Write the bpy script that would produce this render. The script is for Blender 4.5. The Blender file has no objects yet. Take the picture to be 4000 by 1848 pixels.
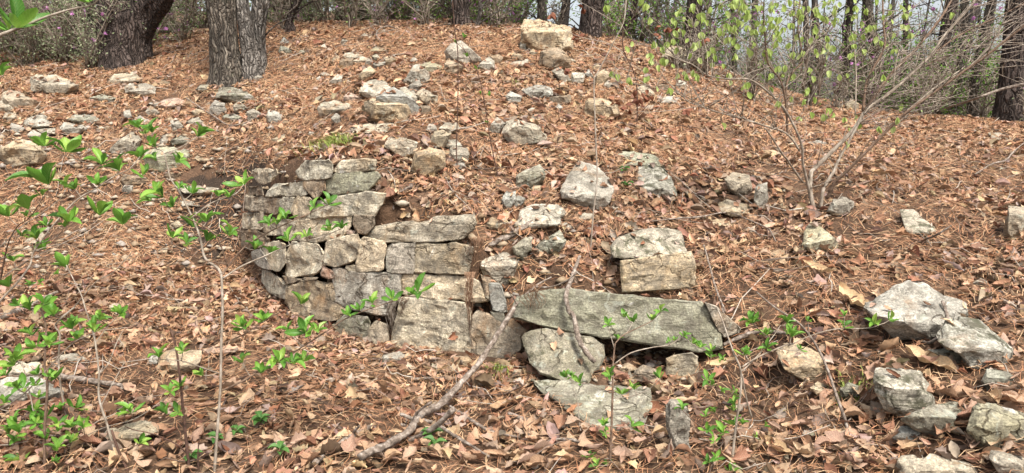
import bpy, bmesh, math, random
import numpy as np
from mathutils import Vector, Matrix, noise as mnoise

random.seed(7); rng = np.random.default_rng(7)
scene = bpy.context.scene
COL = scene.collection

# ------------------------------------------------------------------ camera, sky, sun, exposure
F, PITCH, CAMZ = 2856.0, math.radians(10.0), 1.6        # focal length in photo pixels (4000 wide)
cam_d = bpy.data.cameras.new('camera'); cam = bpy.data.objects.new('camera', cam_d); COL.objects.link(cam)
cam_d.sensor_width = 36.0; cam_d.lens = F / 4000.0 * 36.0
cam_d.clip_start = 0.05; cam_d.clip_end = 2000.0
cam.location = (0, 0, CAMZ); cam.rotation_euler = (math.radians(90) - PITCH, 0, 0)
scene.camera = cam

SUN_EL, SUN_AZ = math.radians(60), math.radians(152)     # azimuth clockwise from +Y: behind the camera, to its right
world = bpy.data.worlds.new('World'); scene.world = world; world.use_nodes = True
wn = world.node_tree.nodes; wl = world.node_tree.links
sky = wn.new('ShaderNodeTexSky'); sky.sky_type = 'NISHITA'; sky.sun_disc = False
sky.sun_elevation = SUN_EL; sky.sun_rotation = SUN_AZ
sky.dust_density = 5.0; sky.air_density = 1.0; sky.ozone_density = 1.0
hs = wn.new('ShaderNodeHueSaturation'); hs.inputs['Saturation'].default_value = .42      # thin white overcast
wl.new(sky.outputs[0], hs.inputs['Color']); wl.new(hs.outputs[0], wn['Background'].inputs[0]); wn['Background'].inputs[1].default_value = 0.13
sun_d = bpy.data.lights.new('sun', 'SUN'); sun = bpy.data.objects.new('sun', sun_d); COL.objects.link(sun)
sun_d.energy = 2.4; sun_d.angle = math.radians(14); sun_d.color = (1.0, 0.95, 0.87)
sd = Vector((math.sin(SUN_AZ) * math.cos(SUN_EL), math.cos(SUN_AZ) * math.cos(SUN_EL), math.sin(SUN_EL)))
sun.rotation_euler = sd.to_track_quat('Z', 'Y').to_euler(); sun.location = sd * 30
scene.view_settings.view_transform = 'Standard'; scene.view_settings.look = 'None'
scene.view_settings.gamma = 1.0; scene.view_settings.use_curve_mapping = False
scene.view_settings.exposure = 1.22
scene.cycles.use_denoising = True
scene.cycles.max_bounces = 5; scene.cycles.diffuse_bounces = 3; scene.cycles.glossy_bounces = 2
scene.cycles.transparent_max_bounces = 4

# ------------------------------------------------------------------ view geometry
CP, SP = math.cos(PITCH), math.sin(PITCH)
def at(px, py, Y):
    u = (px - 2000.0) / F; v = (924.0 - py) / F
    t = Y / (CP + v * SP)
    return Vector((u * t, Y, CAMZ + t * (v * CP - SP)))
def proj(p):
    d = np.asarray(p, float) - np.array([0, 0, CAMZ])
    f = d[..., 1] * CP - d[..., 2] * SP
    up = d[..., 1] * SP + d[..., 2] * CP
    return 2000 + F * d[..., 0] / f, 924 - F * up / f
REG = {'R1': (0, 0, 1.7), 'R2': (1000, 0, 1.7), 'R3': (2000, 0, 1.7), 'R4': (2900, 0, 1.7), 'R5': (0, 600, 1.7), 'R6': (900, 600, 1.7),
       'R7': (1900, 600, 1.7), 'R8': (2900, 600, 1.7), 'Q1': (0, 1200, 1.8364), 'Q2': (1000, 1200, 1.8364), 'Q3': (2000, 1200, 1.8364), 'Q4': (2900, 1200, 1.8364), 'F': (0, 0, 1.0)}
def rp(reg, x, y):
    ox, oy, s = REG[reg]; return (ox + x / s, oy + y / s)
def pts(reg, s):
    out = []
    for w in s.split():
        a, b = w.split(','); out.append(rp(reg, float(a), float(b)))
    return out
def sstep(a, b, x):
    t = np.clip((x - a) / (b - a), 0, 1); return t * t * (3 - 2 * t)

# ------------------------------------------------------------------ terrain
CTRL = """960,690,6.95 1100,650,6.6 1300,610,5.9 1470,640,5.55 1500,790,5.3 1700,845,5.0 1850,850,4.9 1950,960,4.8 2200,1110,4.75 2500,1150,4.7 2800,1190,4.55
2000,700,5.9 1700,600,6.1 2300,700,5.9 2300,500,7.2 1700,440,7.1 1300,480,7.6 2000,330,8.6 1700,250,9.2 2100,125,11.3 1600,120,11.6 1200,115,12.0 1000,115,12.2
1200,300,9.6 900,330,9.6 700,250,11 400,265,11.0 0,310,10.8 0,400,9.6 500,450,9.0 0,560,8.3 300,560,8.3 600,560,8.2 850,480,8.4 900,600,7.6
2500,250,9.8 2500,190,10.6 2700,350,8.8 3000,410,9.3 3000,600,7.2 2800,800,6.0 3200,800,5.9 3100,1000,5.0 2900,1200,4.35 3300,440,9.5 3300,600,7.4 3700,480,9.3
4000,490,9.0 4000,700,6.4 3700,700,6.5 4000,950,4.9 3600,950,5.0 3500,1200,4.1 4000,1200,3.95 4000,1500,3.2 3500,1500,3.35 3200,1500,3.4 3000,1400,3.75
3000,1700,3.0 4000,1848,2.6 3500,1848,2.65 3000,1848,2.75 2700,1848,2.8"""
cp = []
for w in CTRL.split():
    a, b, c = map(float, w.split(',')); cp.append(at(a, b, c))
cp += [Vector(q) for q in [(-9, 14, 2.5), (-4, 15, 3.1), (0, 15, 3.0), (3, 14, 2.4), (6, 13, 1.3), (8, 10, 1.2), (-8, 10, 1.7), (6, 4, .6), (-7, 7.5, .9)]]
cp = np.array([list(p) for p in cp])
def tpsk(r2): return np.where(r2 > 1e-12, 0.5 * r2 * np.log(np.maximum(r2, 1e-12)), 0.0)
n = len(cp)
A = np.zeros((n + 3, n + 3)); dd = ((cp[:, None, :2] - cp[None, :, :2]) ** 2).sum(-1)
A[:n, :n] = tpsk(dd) + np.eye(n) * 0.15; A[:n, n] = 1; A[:n, n + 1:] = cp[:, :2]; A[n:, :n] = A[:n, n:].T
W = np.linalg.solve(A, np.concatenate([cp[:, 2], np.zeros(3)]))
def upper(x, y):
    out = np.full(x.shape, W[n]) + W[n + 1] * x + W[n + 2] * y
    for i in range(n): out += W[i] * tpsk((x - cp[i, 0]) ** 2 + (y - cp[i, 1]) ** 2)
    return out
WX = [-9, -4, -2.7, -2.35, -1.75, -1.085, -.32, -.15, .03, .153, .95, 1.5, 2.2]
WY = [6.8, 6.8, 6.85, 6.6, 5.78, 5.14, 4.76, 4.55, 4.5, 4.66, 4.58, 3.5, 1.0]
WW = [1.7, 1.7, 1.0, .45, .3, .28, .28, .62, .58, .27, .3, 1.3, 1.5]
_perm = np.random.default_rng(3).random((64, 64))
def vnoise(x, y):
    xi = np.floor(x).astype(int); yi = np.floor(y).astype(int); fx = x - xi; fy = y - yi
    fx = fx * fx * (3 - 2 * fx); fy = fy * fy * (3 - 2 * fy)
    g = lambda i, j: _perm[i % 64, j % 64]
    return (g(xi, yi) * (1 - fx) + g(xi + 1, yi) * fx) * (1 - fy) + (g(xi, yi + 1) * (1 - fx) + g(xi + 1, yi + 1) * fx) * fy - .5
def height(x, y):
    x = np.asarray(x, float); y = np.asarray(y, float)
    xc = np.clip(x, -9.5, 8.5); yc = np.clip(y, 1.5, 16)
    up = upper(xc, yc)
    fl = 0.02 * np.sin(x * 1.3) + .012 * np.clip(-x - 2, 0, 6) + (.10 + .07 * np.clip(y - 2.8, 0, 1.5)) * sstep(.95, 1.9, x)
    t = sstep(0, 1, (y - np.interp(x, WX, WY)) / np.interp(x, WX, WW))
    z = fl * (1 - t) + up * t
    left = np.minimum(2.9 + 0.13 * np.maximum(y - 12, 0), 9); right = np.maximum(1.35 - 0.09 * np.maximum(y - 9, 0), -4)
    far = left + (right - left) * sstep(-1.0, 7.0, x); far = far * sstep(4, 11, y)
    k = np.maximum(sstep(12.6, 15.5, y), np.maximum(sstep(7.0, 9.0, x), sstep(-7.5, -9.2, x)))
    k = np.maximum(k, sstep(2.4, 1.6, y))
    z = z * (1 - k) + far * k
    near = sstep(40, 14, y)
    z = z + near * (0.10 * vnoise(x * 1.1 + 5, y * 1.1) * sstep(4.5, 6, y) + 0.05 * vnoise(x * 3.3, y * 3.3 + 9) + 0.025 * vnoise(x * 9.7 + 2, y * 9.7))
    return z
def axis(lo, a, b, hi, d, g=1.22):
    mid = list(np.arange(a, b + 1e-6, d)); s, v, L, Rr = d, a, [], []
    while v > lo: s *= g; v -= s; L.append(v)
    s, v = d, b
    while v < hi: s *= g; v += s; Rr.append(v)
    return np.array(L[::-1] + mid + Rr)
GX = axis(-420, -8.2, 8.2, 420, .05); GY = axis(-60, 1.4, 13.6, 600, .05)
MX, MY = np.meshgrid(GX, GY); MZ = height(MX, MY)
def H(x, y):
    """bilinear height of the built sheet"""
    x = np.asarray(x, float); y = np.asarray(y, float)
    i = np.clip(np.searchsorted(GX, x) - 1, 0, len(GX) - 2); j = np.clip(np.searchsorted(GY, y) - 1, 0, len(GY) - 2)
    fx = (x - GX[i]) / (GX[i + 1] - GX[i]); fy = (y - GY[j]) / (GY[j + 1] - GY[j])
    return (MZ[j, i] * (1 - fx) + MZ[j, i + 1] * fx) * (1 - fy) + (MZ[j + 1, i] * (1 - fx) + MZ[j + 1, i + 1] * fx) * fy
def hit(px, py):
    """where the sight line through a photo point meets the ground"""
    py = max(py, 200 if px < 2400 else 300) if False else py
    u = (px - 2000.0) / F; v = (924.0 - py) / F
    Y = np.arange(1.6, 16.0, .01); t = Y / (CP + v * SP)
    zr = CAMZ + t * (v * CP - SP); k = np.nonzero(zr < H(u * t, Y))[0]
    y = Y[k[0]] if len(k) else 11.5
    return at(px, py, y)

# ------------------------------------------------------------------ object helpers
def link(name, me, parent=None, loc=None):
    o = bpy.data.objects.new(name, me); COL.objects.link(o)
    if loc is not None: o.location = loc
    if parent is not None: o.parent = parent
    return o
def tag(o, label=None, cat=None, group=None, kind=None):
    if label: o['label'] = label
    if cat: o['category'] = cat
    if group: o['group'] = group
    if kind: o['kind'] = kind
    return o
def empty(name, loc):
    o = bpy.data.objects.new(name, None); COL.objects.link(o); o.location = loc; o.empty_display_size = .1; return o
def mesh_np(name, V, Fq, mat, nv=4, smooth=False, col=None, uv=None):
    """fast mesh from numpy arrays: V (n,3), Fq (m,nv)"""
    me = bpy.data.meshes.new(name); V = np.ascontiguousarray(V, np.float32); Fq = np.ascontiguousarray(Fq, np.int32)
    me.vertices.add(len(V)); me.vertices.foreach_set('co', V.ravel())
    me.loops.add(Fq.size); me.loops.foreach_set('vertex_index', Fq.ravel())
    me.polygons.add(len(Fq)); me.polygons.foreach_set('loop_start', np.arange(0, Fq.size, nv, dtype=np.int32))
    if smooth: me.polygons.foreach_set('use_smooth', np.ones(len(Fq), bool))
    me.update(calc_edges=True)
    if col is not None:
        a = me.color_attributes.new('tint', 'FLOAT_COLOR', 'POINT'); c = np.ones((len(V), 4), np.float32); c[:, :3] = col
        a.data.foreach_set('color', c.ravel())
    if uv is not None:
        l = me.uv_layers.new(name='uv'); l.data.foreach_set('uv', np.ascontiguousarray(uv[Fq.ravel()], np.float32).ravel())
    me.materials.append(mat); return me

# ------------------------------------------------------------------ materials
def new_mat(name):
    m = bpy.data.materials.new(name); m.use_nodes = True; nt = m.node_tree
    b = nt.nodes['Principled BSDF']; b.inputs['Roughness'].default_value = .9; b.inputs['Specular IOR Level'].default_value = .25
    return m, nt, b
class NB:
    def __init__(s, nt): s.nt = nt
    def n(s, t, **k):
        x = s.nt.nodes.new(t)
        for a, v in k.items(): setattr(x, a, v)
        return x
    def l(s, a, b): s.nt.links.new(a, b)
    def noise(s, vec, scale, detail=4, rough=.6, dist=0):
        x = s.n('ShaderNodeTexNoise'); x.inputs['Scale'].default_value = scale; x.inputs['Detail'].default_value = detail
        x.inputs['Roughness'].default_value = rough; x.inputs['Distortion'].default_value = dist
        if vec is not None: s.l(vec, x.inputs['Vector'])
        return x.outputs['Fac']
    def ramp(s, fac, stops, interp='LINEAR'):
        x = s.n('ShaderNodeValToRGB'); r = x.color_ramp; r.interpolation = interp
        while len(r.elements) < len(stops): r.elements.new(.5)
        for e, (p, c) in zip(r.elements, stops): e.position = p; e.color = (c, c, c, 1) if isinstance(c, (int, float)) else (*c, 1)
        s.l(fac, x.inputs['Fac']); return x.outputs['Color']
    def mix(s, fac, a, b, mode='MIX'):
        x = s.n('ShaderNodeMix', data_type='RGBA', blend_type=mode)
        for i, v in ((0, fac), (6, a), (7, b)):
            if isinstance(v, (int, float)): x.inputs[i].default_value = v if i == 0 else (v, v, v, 1)
            elif isinstance(v, tuple): x.inputs[i].default_value = (*v, 1)
            else: s.l(v, x.inputs[i])
        return x.outputs[2]
    def math(s, op, a, b=0.0):
        x = s.n('ShaderNodeMath', operation=op)
        for i, v in ((0, a), (1, b)):
            if isinstance(v, (int, float)): x.inputs[i].default_value = v
            else: s.l(v, x.inputs[i])
        return x.outputs[0]
    def scale(s, vec, sc, off=None):
        x = s.n('ShaderNodeMapping'); x.inputs['Scale'].default_value = sc
        s.l(vec, x.inputs['Vector'])
        if off is not None: s.l(off, x.inputs['Location'])
        return x.outputs[0]
    def bump(s, h, strength, dist, prev=None):
        x = s.n('ShaderNodeBump'); x.inputs['Strength'].default_value = strength; x.inputs['Distance'].default_value = dist
        s.l(h, x.inputs['Height'])
        if prev is not None: s.l(prev, x.inputs['Normal'])
        return x.outputs[0]

def stone_mat(name, a, b, c, stain=.5, lichen=.5, moss=.3, stain_col=(.25, .13, .05), strata=.5):
    m, nt, bs = new_mat(name); k = NB(nt)
    tc = k.n('ShaderNodeTexCoord').outputs['Object']; oi = k.n('ShaderNodeObjectInfo')
    rv = k.n('ShaderNodeCombineXYZ')
    for i, q in enumerate((37.0, 91.0, 53.0)): k.l(k.math('MULTIPLY', oi.outputs['Random'], q), rv.inputs[i])
    v = k.scale(tc, (1, 1, 1), rv.outputs[0])
    base = k.ramp(k.noise(v, 5.5, 7, .65, .4), [(.28, a), (.5, b), (.72, c)])
    # each stone a little lighter or darker, warmer or cooler
    base = k.mix(1, base, k.ramp(oi.outputs['Random'], [(0, (.70, .69, .67)), (.3, (1.06, .98, .88)), (.55, (.84, .87, .87)), (.8, (1.16, 1.12, 1.04)), (1, (.92, .84, .74))]), 'MULTIPLY')
    # layered grain
    vs = k.scale(v, (2.2, 2.2, 17)); st = k.noise(vs, 2.2, 6, .7, .6)
    base = k.mix(strata, base, k.ramp(st, [(.3, .45), (.46, 1.0), (.7, 1.12)]), 'MULTIPLY')
    md = k.noise(v, 26, 6, .72, .5)
    base = k.mix(.8, base, k.ramp(md, [(.30, .42), (.47, .95), (.70, 1.35)]), 'MULTIPLY')
    # crystalline speckle
    sp = k.noise(v, 95, 3, .7)
    base = k.mix(.75, base, k.ramp(sp, [(.30, .40), (.5, 1.0), (.68, 1.7)]), 'MULTIPLY')
    # iron stain
    base = k.mix(k.ramp(k.math('MULTIPLY', k.noise(v, 3.4, 5, .6, .8), 1.0), [(.62 - .16 * stain, 0), (.78 - .1 * stain, .75)]), base, stain_col)
    # pale crust lichen, grey and green
    base = k.mix(k.ramp(k.noise(v, 11, 5, .7, 1.2), [(.66 - .13 * lichen, 0), (.74 - .13 * lichen, .7)]), base, (.40, .42, .34))
    base = k.mix(k.ramp(k.noise(v, 6.3, 4, .7, 1.0), [(.72 - .12 * lichen, 0), (.78 - .12 * lichen, .8)]), base, (.52, .50, .45))
    # dark moss and soil specks
    base = k.mix(k.ramp(k.noise(v, 8.0, 7, .75, .5), [(.70 - .17 * moss, 0), (.77 - .14 * moss, .9)]), base, (.055, .055, .028))
    base = k.mix(k.ramp(k.noise(v, 27, 5, .7), [(.68 - .06 * moss, 0), (.74, .85)]), base, (.06, .05, .04))
    # grime: broad dark weathering patches
    base = k.mix(k.ramp(k.noise(v, 7.5, 8, .72, 1.0), [(.45, 0), (.62, .72)]), base, (.115, .10, .078))
    # cracks
    vo = k.n('ShaderNodeTexVoronoi', feature='DISTANCE_TO_EDGE'); vo.inputs['Scale'].default_value = 4.2
    dv = k.n('ShaderNodeVectorMath', operation='ADD'); k.l(v, dv.inputs[0])
    nn = k.n('ShaderNodeTexNoise'); nn.inputs['Scale'].default_value = 4; nn.inputs['Detail'].default_value = 5; k.l(v, nn.inputs['Vector'])
    sc = k.n('ShaderNodeVectorMath', operation='SCALE'); sc.inputs['Scale'].default_value = .35; k.l(nn.outputs['Color'], sc.inputs[0]); k.l(sc.outputs[0], dv.inputs[1])
    k.l(k.scale(dv.outputs[0], (.8, .8, 2.0)), vo.inputs['Vector'])
    crack = k.ramp(vo.outputs['Distance'], [(0, 0), (.03, 1)])
    msk = k.ramp(k.noise(v, 2.7, 3), [(.44, 0), (.52, 1)]); crk = k.mix(msk, crack, 1.0)
    base = k.mix(1, base, k.mix(crk, (.35, .31, .27), (1, 1, 1)), 'MULTIPLY')
    k.l(base, bs.inputs['Base Color'])
    b1 = k.bump(st, .55, .03); b2 = k.bump(k.noise(v, 24, 8, .75), .75, .02, b1); b3 = k.bump(sp, .35, .006, b2); b4 = k.bump(crk, .7, .012, b3)
    k.l(b4, bs.inputs['Normal'])
    return m
SM = {
 'pale':  stone_mat('stone_pale', (.24, .205, .155), (.36, .32, .255), (.48, .43, .355), .45, .55, .35),
 'white': stone_mat('stone_white', (.235, .215, .175), (.35, .33, .285), (.48, .455, .405), .3, .5, .45),
 'spot':  stone_mat('stone_spotted', (.27, .255, .21), (.38, .365, .315), (.49, .47, .42), .15, .4, 1.3),
 'slab':  stone_mat('stone_slab', (.155, .155, .115), (.24, .245, .19), (.34, .345, .285), .15, .6, .3, (.15, .13, .07), .85),
 'grey':  stone_mat('stone_grey', (.23, .215, .18), (.35, .33, .29), (.47, .445, .395), .35, .55, .3),
 'tan':   stone_mat('stone_tan', (.24, .185, .12), (.38, .31, .215), (.48, .42, .33), .6, .35, .2),
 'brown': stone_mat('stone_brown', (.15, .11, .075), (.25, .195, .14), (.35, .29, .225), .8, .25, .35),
 'olive': stone_mat('stone_olive', (.215, .20, .13), (.32, .305, .22), (.43, .415, .315), .25, .6, .25, (.16, .13, .06)),
 'mossy': stone_mat('stone_mossy', (.14, .135, .10), (.25, .24, .19), (.40, .38, .33), .3, .75, .95, (.15, .12, .05)),
 'pink':  stone_mat('stone_pink', (.30, .20, .15), (.42, .30, .235), (.50, .40, .33), .5, .2, .2, (.32, .15, .08)),
 'wall':  stone_mat('stone_wall', (.34, .285, .20), (.51, .445, .34), (.63, .57, .46), .5, .55, .35, (.33, .215, .11), .6),
}
def simple_mat(name, cols, scale=8, bump=.3, rough=.9, stretch=(1, 1, 1), rand=None):
    m, nt, bs = new_mat(name); k = NB(nt); bs.inputs['Roughness'].default_value = rough
    tc = k.n('ShaderNodeTexCoord').outputs['Object']; v = k.scale(tc, stretch)
    f = k.noise(v, scale, 6, .65); c = k.ramp(f, [(.3 + .4 * i / max(1, len(cols) - 1), q) for i, q in enumerate(cols)])
    if rand: c = k.mix(1, c, k.ramp(k.n('ShaderNodeObjectInfo').outputs['Random'], rand), 'MULTIPLY')
    k.l(c, bs.inputs['Base Color']); k.l(k.bump(f, bump, .01), bs.inputs['Normal'])
    return m
def bark_mat(name, dark, mid, light, green=0.0):
    m, nt, bs = new_mat(name); k = NB(nt)
    tc = k.n('ShaderNodeTexCoord').outputs['Object']
    v = k.scale(tc, (13, 13, 2.0)); f = k.noise(v, 1.5, 7, .65, .8)
    g = k.noise(k.scale(tc, (3, 3, 1.2)), 2.0, 4)
    nz = k.n('ShaderNodeTexNoise'); nz.inputs['Scale'].default_value = 4; nz.inputs['Detail'].default_value = 4; k.l(tc, nz.inputs['Vector'])
    sc = k.n('ShaderNodeVectorMath', operation='SCALE'); sc.inputs['Scale'].default_value = .16; k.l(nz.outputs['Color'], sc.inputs[0])
    ad = k.n('ShaderNodeVectorMath', operation='ADD'); k.l(tc, ad.inputs[0]); k.l(sc.outputs[0], ad.inputs[1])
    vo = k.n('ShaderNodeTexVoronoi', feature='DISTANCE_TO_EDGE'); vo.inputs['Scale'].default_value = 1.0; k.l(k.scale(ad.outputs[0], (24, 24, 3.0)), vo.inputs['Vector'])
    pl = k.ramp(vo.outputs['Distance'], [(.0, 0), (.10, .55), (.30, 1)])
    c = k.mix(k.ramp(pl, [(0, .35), (1, 1)]), dark, k.ramp(f, [(.34, dark), (.47, mid), (.66, light)]))
    f = k.mix(.75, pl, f, 'MULTIPLY')
    c = k.mix(1, c, k.ramp(g, [(.35, .7), (.65, 1.25)]), 'MULTIPLY')
    if green: c = k.mix(k.ramp(k.noise(tc, 5, 5, .7), [(.55, 0), (.7, green)]), c, (.10, .115, .06))
    k.l(c, bs.inputs['Base Color'])
    k.l(k.bump(k.noise(k.scale(tc, (40, 40, 12)), 1.5, 5, .7), .5, .01, k.bump(f, 1.0, .12)), bs.inputs['Normal'])
    return m
BK = {'dark': bark_mat('bark_dark', (.018, .013, .011), (.095, .069, .056), (.19, .145, .125)),
      'grey': bark_mat('bark_grey', (.035, .029, .023), (.16, .13, .10), (.29, .25, .20), .45),
      'pale': bark_mat('bark_pale', (.07, .06, .05), (.23, .20, .17), (.37, .335, .295))}
TW = {'pale': simple_mat('twig_pale', [(.11, .085, .062), (.24, .195, .15), (.40, .35, .29)], 30, .6, stretch=(1, 1, .5)),
      'brown': simple_mat('twig_brown', [(.06, .038, .026), (.14, .09, .06), (.24, .17, .125)], 30, .5),
      'dark': simple_mat('twig_dark', [(.03, .018, .013), (.075, .04, .028), (.12, .07, .05)], 30, .5),
      'dead': simple_mat('twig_dead', [(.05, .037, .028), (.18, .14, .11), (.40, .35, .30)], 38, 1.0, stretch=(1, 1, 1))}
def tint_mat(name, rough=.85, spec=.2, trans=0.0, bump=0.0):
    m, nt, bs = new_mat(name); k = NB(nt); bs.inputs['Roughness'].default_value = rough; bs.inputs['Specular IOR Level'].default_value = spec
    a = k.n('ShaderNodeAttribute', attribute_name='tint'); tc = k.n('ShaderNodeTexCoord').outputs['Object']
    c = k.mix(1, a.outputs['Color'], k.ramp(k.noise(tc, 38, 4), [(.32, .72), (.5, 1.0), (.68, 1.18)]), 'MULTIPLY')
    k.l(c, bs.inputs['Base Color'])
    if bump: k.l(k.bump(k.noise(tc, 90, 3), bump, .004), bs.inputs['Normal'])
    if trans:
        tr = k.n('ShaderNodeBsdfTranslucent'); k.l(c, tr.inputs['Color']); mx = k.n('ShaderNodeMixShader'); mx.inputs[0].default_value = trans
        k.l(bs.outputs[0], mx.inputs[1]); k.l(tr.outputs[0], mx.inputs[2]); k.l(mx.outputs[0], nt.nodes['Material Output'].inputs['Surface'])
    return m
M_LITTER = tint_mat('dry_leaves', .75, .3, .12, .4); M_NEEDLE = tint_mat('dry_needles', .7, .3); M_FOL = tint_mat('small_foliage', .6, .3, .35)
def leaf_mat(name, stops, trans, rough=.5, vein=.25, blotch=.2):
    m, nt, bs = new_mat(name); k = NB(nt); bs.inputs['Roughness'].default_value = rough; bs.inputs['Specular IOR Level'].default_value = .35
    oi = k.n('ShaderNodeObjectInfo').outputs['Random']; c = k.ramp(oi, stops)
    uv = k.n('ShaderNodeTexCoord').outputs['UV']; sx = k.n('ShaderNodeSeparateXYZ'); k.l(uv, sx.inputs[0])
    au = k.math('ABSOLUTE', k.math('SUBTRACT', sx.outputs[0], .5))
    w = k.math('SINE', k.math('MULTIPLY', k.math('SUBTRACT', sx.outputs[1], k.math('MULTIPLY', au, .55)), 62.0))
    side = k.ramp(w, [(.72, 0), (.98, 1)]); mid = k.ramp(au, [(.0, 1), (.035, 0)])
    vv = k.math('MAXIMUM', k.math('MULTIPLY', side, .6), mid)
    c = k.mix(k.math('MULTIPLY', vv, vein), c, (.62, .52, .36) if trans < .2 else (.45, .55, .20))
    tc = k.n('ShaderNodeTexCoord').outputs['Object']; c = k.mix(blotch, c, k.ramp(k.noise(tc, 26, 4), [(.35, .3), (.6, 1.1)]), 'MULTIPLY')
    k.l(c, bs.inputs['Base Color']); k.l(k.bump(vv, .4, .004), bs.inputs['Normal'])
    tr = k.n('ShaderNodeBsdfTranslucent'); k.l(c, tr.inputs['Color']); mx = k.n('ShaderNodeMixShader'); mx.inputs[0].default_value = trans
    k.l(bs.outputs[0], mx.inputs[1]); k.l(tr.outputs[0], mx.inputs[2]); k.l(mx.outputs[0], nt.nodes['Material Output'].inputs['Surface'])
    return m
M_DRY = leaf_mat('fallen_leaf', [(0, (.30, .165, .095)), (.25, (.42, .27, .165)), (.5, (.36, .235, .17)), (.7, (.24, .105, .06)), (.85, (.48, .33, .19)), (1, (.33, .24, .19))], .1, .75, .35, .45)
M_GREEN = leaf_mat('azalea_leaf', [(0, (.06, .165, .022)), (.4, (.12, .28, .035)), (.8, (.19, .37, .05)), (1, (.31, .44, .08))], .35, .38)
M_LIME = leaf_mat('spicebush_leaf', [(0, (.33, .45, .10)), (.5, (.43, .54, .16)), (1, (.50, .58, .24))], .5, .5, .25, .1)
M_RUST = leaf_mat('rust_leaf', [(0, (.13, .035, .018)), (1, (.22, .075, .035))], .1, .7)
def ground_mat():
    m, nt, bs = new_mat('forest_soil'); k = NB(nt); tc = k.n('ShaderNodeTexCoord').outputs['Object']
    c = k.ramp(k.noise(tc, 2.2, 6), [(.3, (.050, .028, .017)), (.5, (.10, .058, .034)), (.7, (.165, .10, .062))])
    # dark humus laid bare on the eroded bank beside the wall
    sb = k.n('ShaderNodeVectorMath', operation='SUBTRACT'); k.l(tc, sb.inputs[0]); sb.inputs[1].default_value = (-2.9, 7.25, .7)
    ln = k.n('ShaderNodeVectorMath', operation='LENGTH'); k.l(k.scale(sb.outputs[0], (.62, .95, 1.0)), ln.inputs[0])
    c = k.mix(k.ramp(k.math('ADD', ln.outputs['Value'], k.math('MULTIPLY', k.noise(tc, 4, 5), .9)), [(.95, .85), (1.45, 0)]), c, (.034, .024, .017))
    nf = k.noise(tc, 60, 5, .75); c = k.mix(.8, c, k.ramp(nf, [(.3, .4), (.5, 1.0), (.7, 1.7)]), 'MULTIPLY')
    k.l(c, bs.inputs['Base Color']); k.l(k.bump(nf, .9, .02, k.bump(k.noise(tc, 14, 5), .6, .05)), bs.inputs['Normal'])
    return m

# ------------------------------------------------------------------ ground
nx, ny = len(GX), len(GY)
idx = np.arange(nx * ny).reshape(ny, nx)
gq = np.stack([idx[:-1, :-1], idx[:-1, 1:], idx[1:, 1:], idx[1:, :-1]], -1).reshape(-1, 4)
ground = link('ground', mesh_np('ground', np.stack([MX, MY, MZ], -1).reshape(-1, 3), gq, ground_mat(), smooth=True))
tag(ground, kind='structure')

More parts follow.
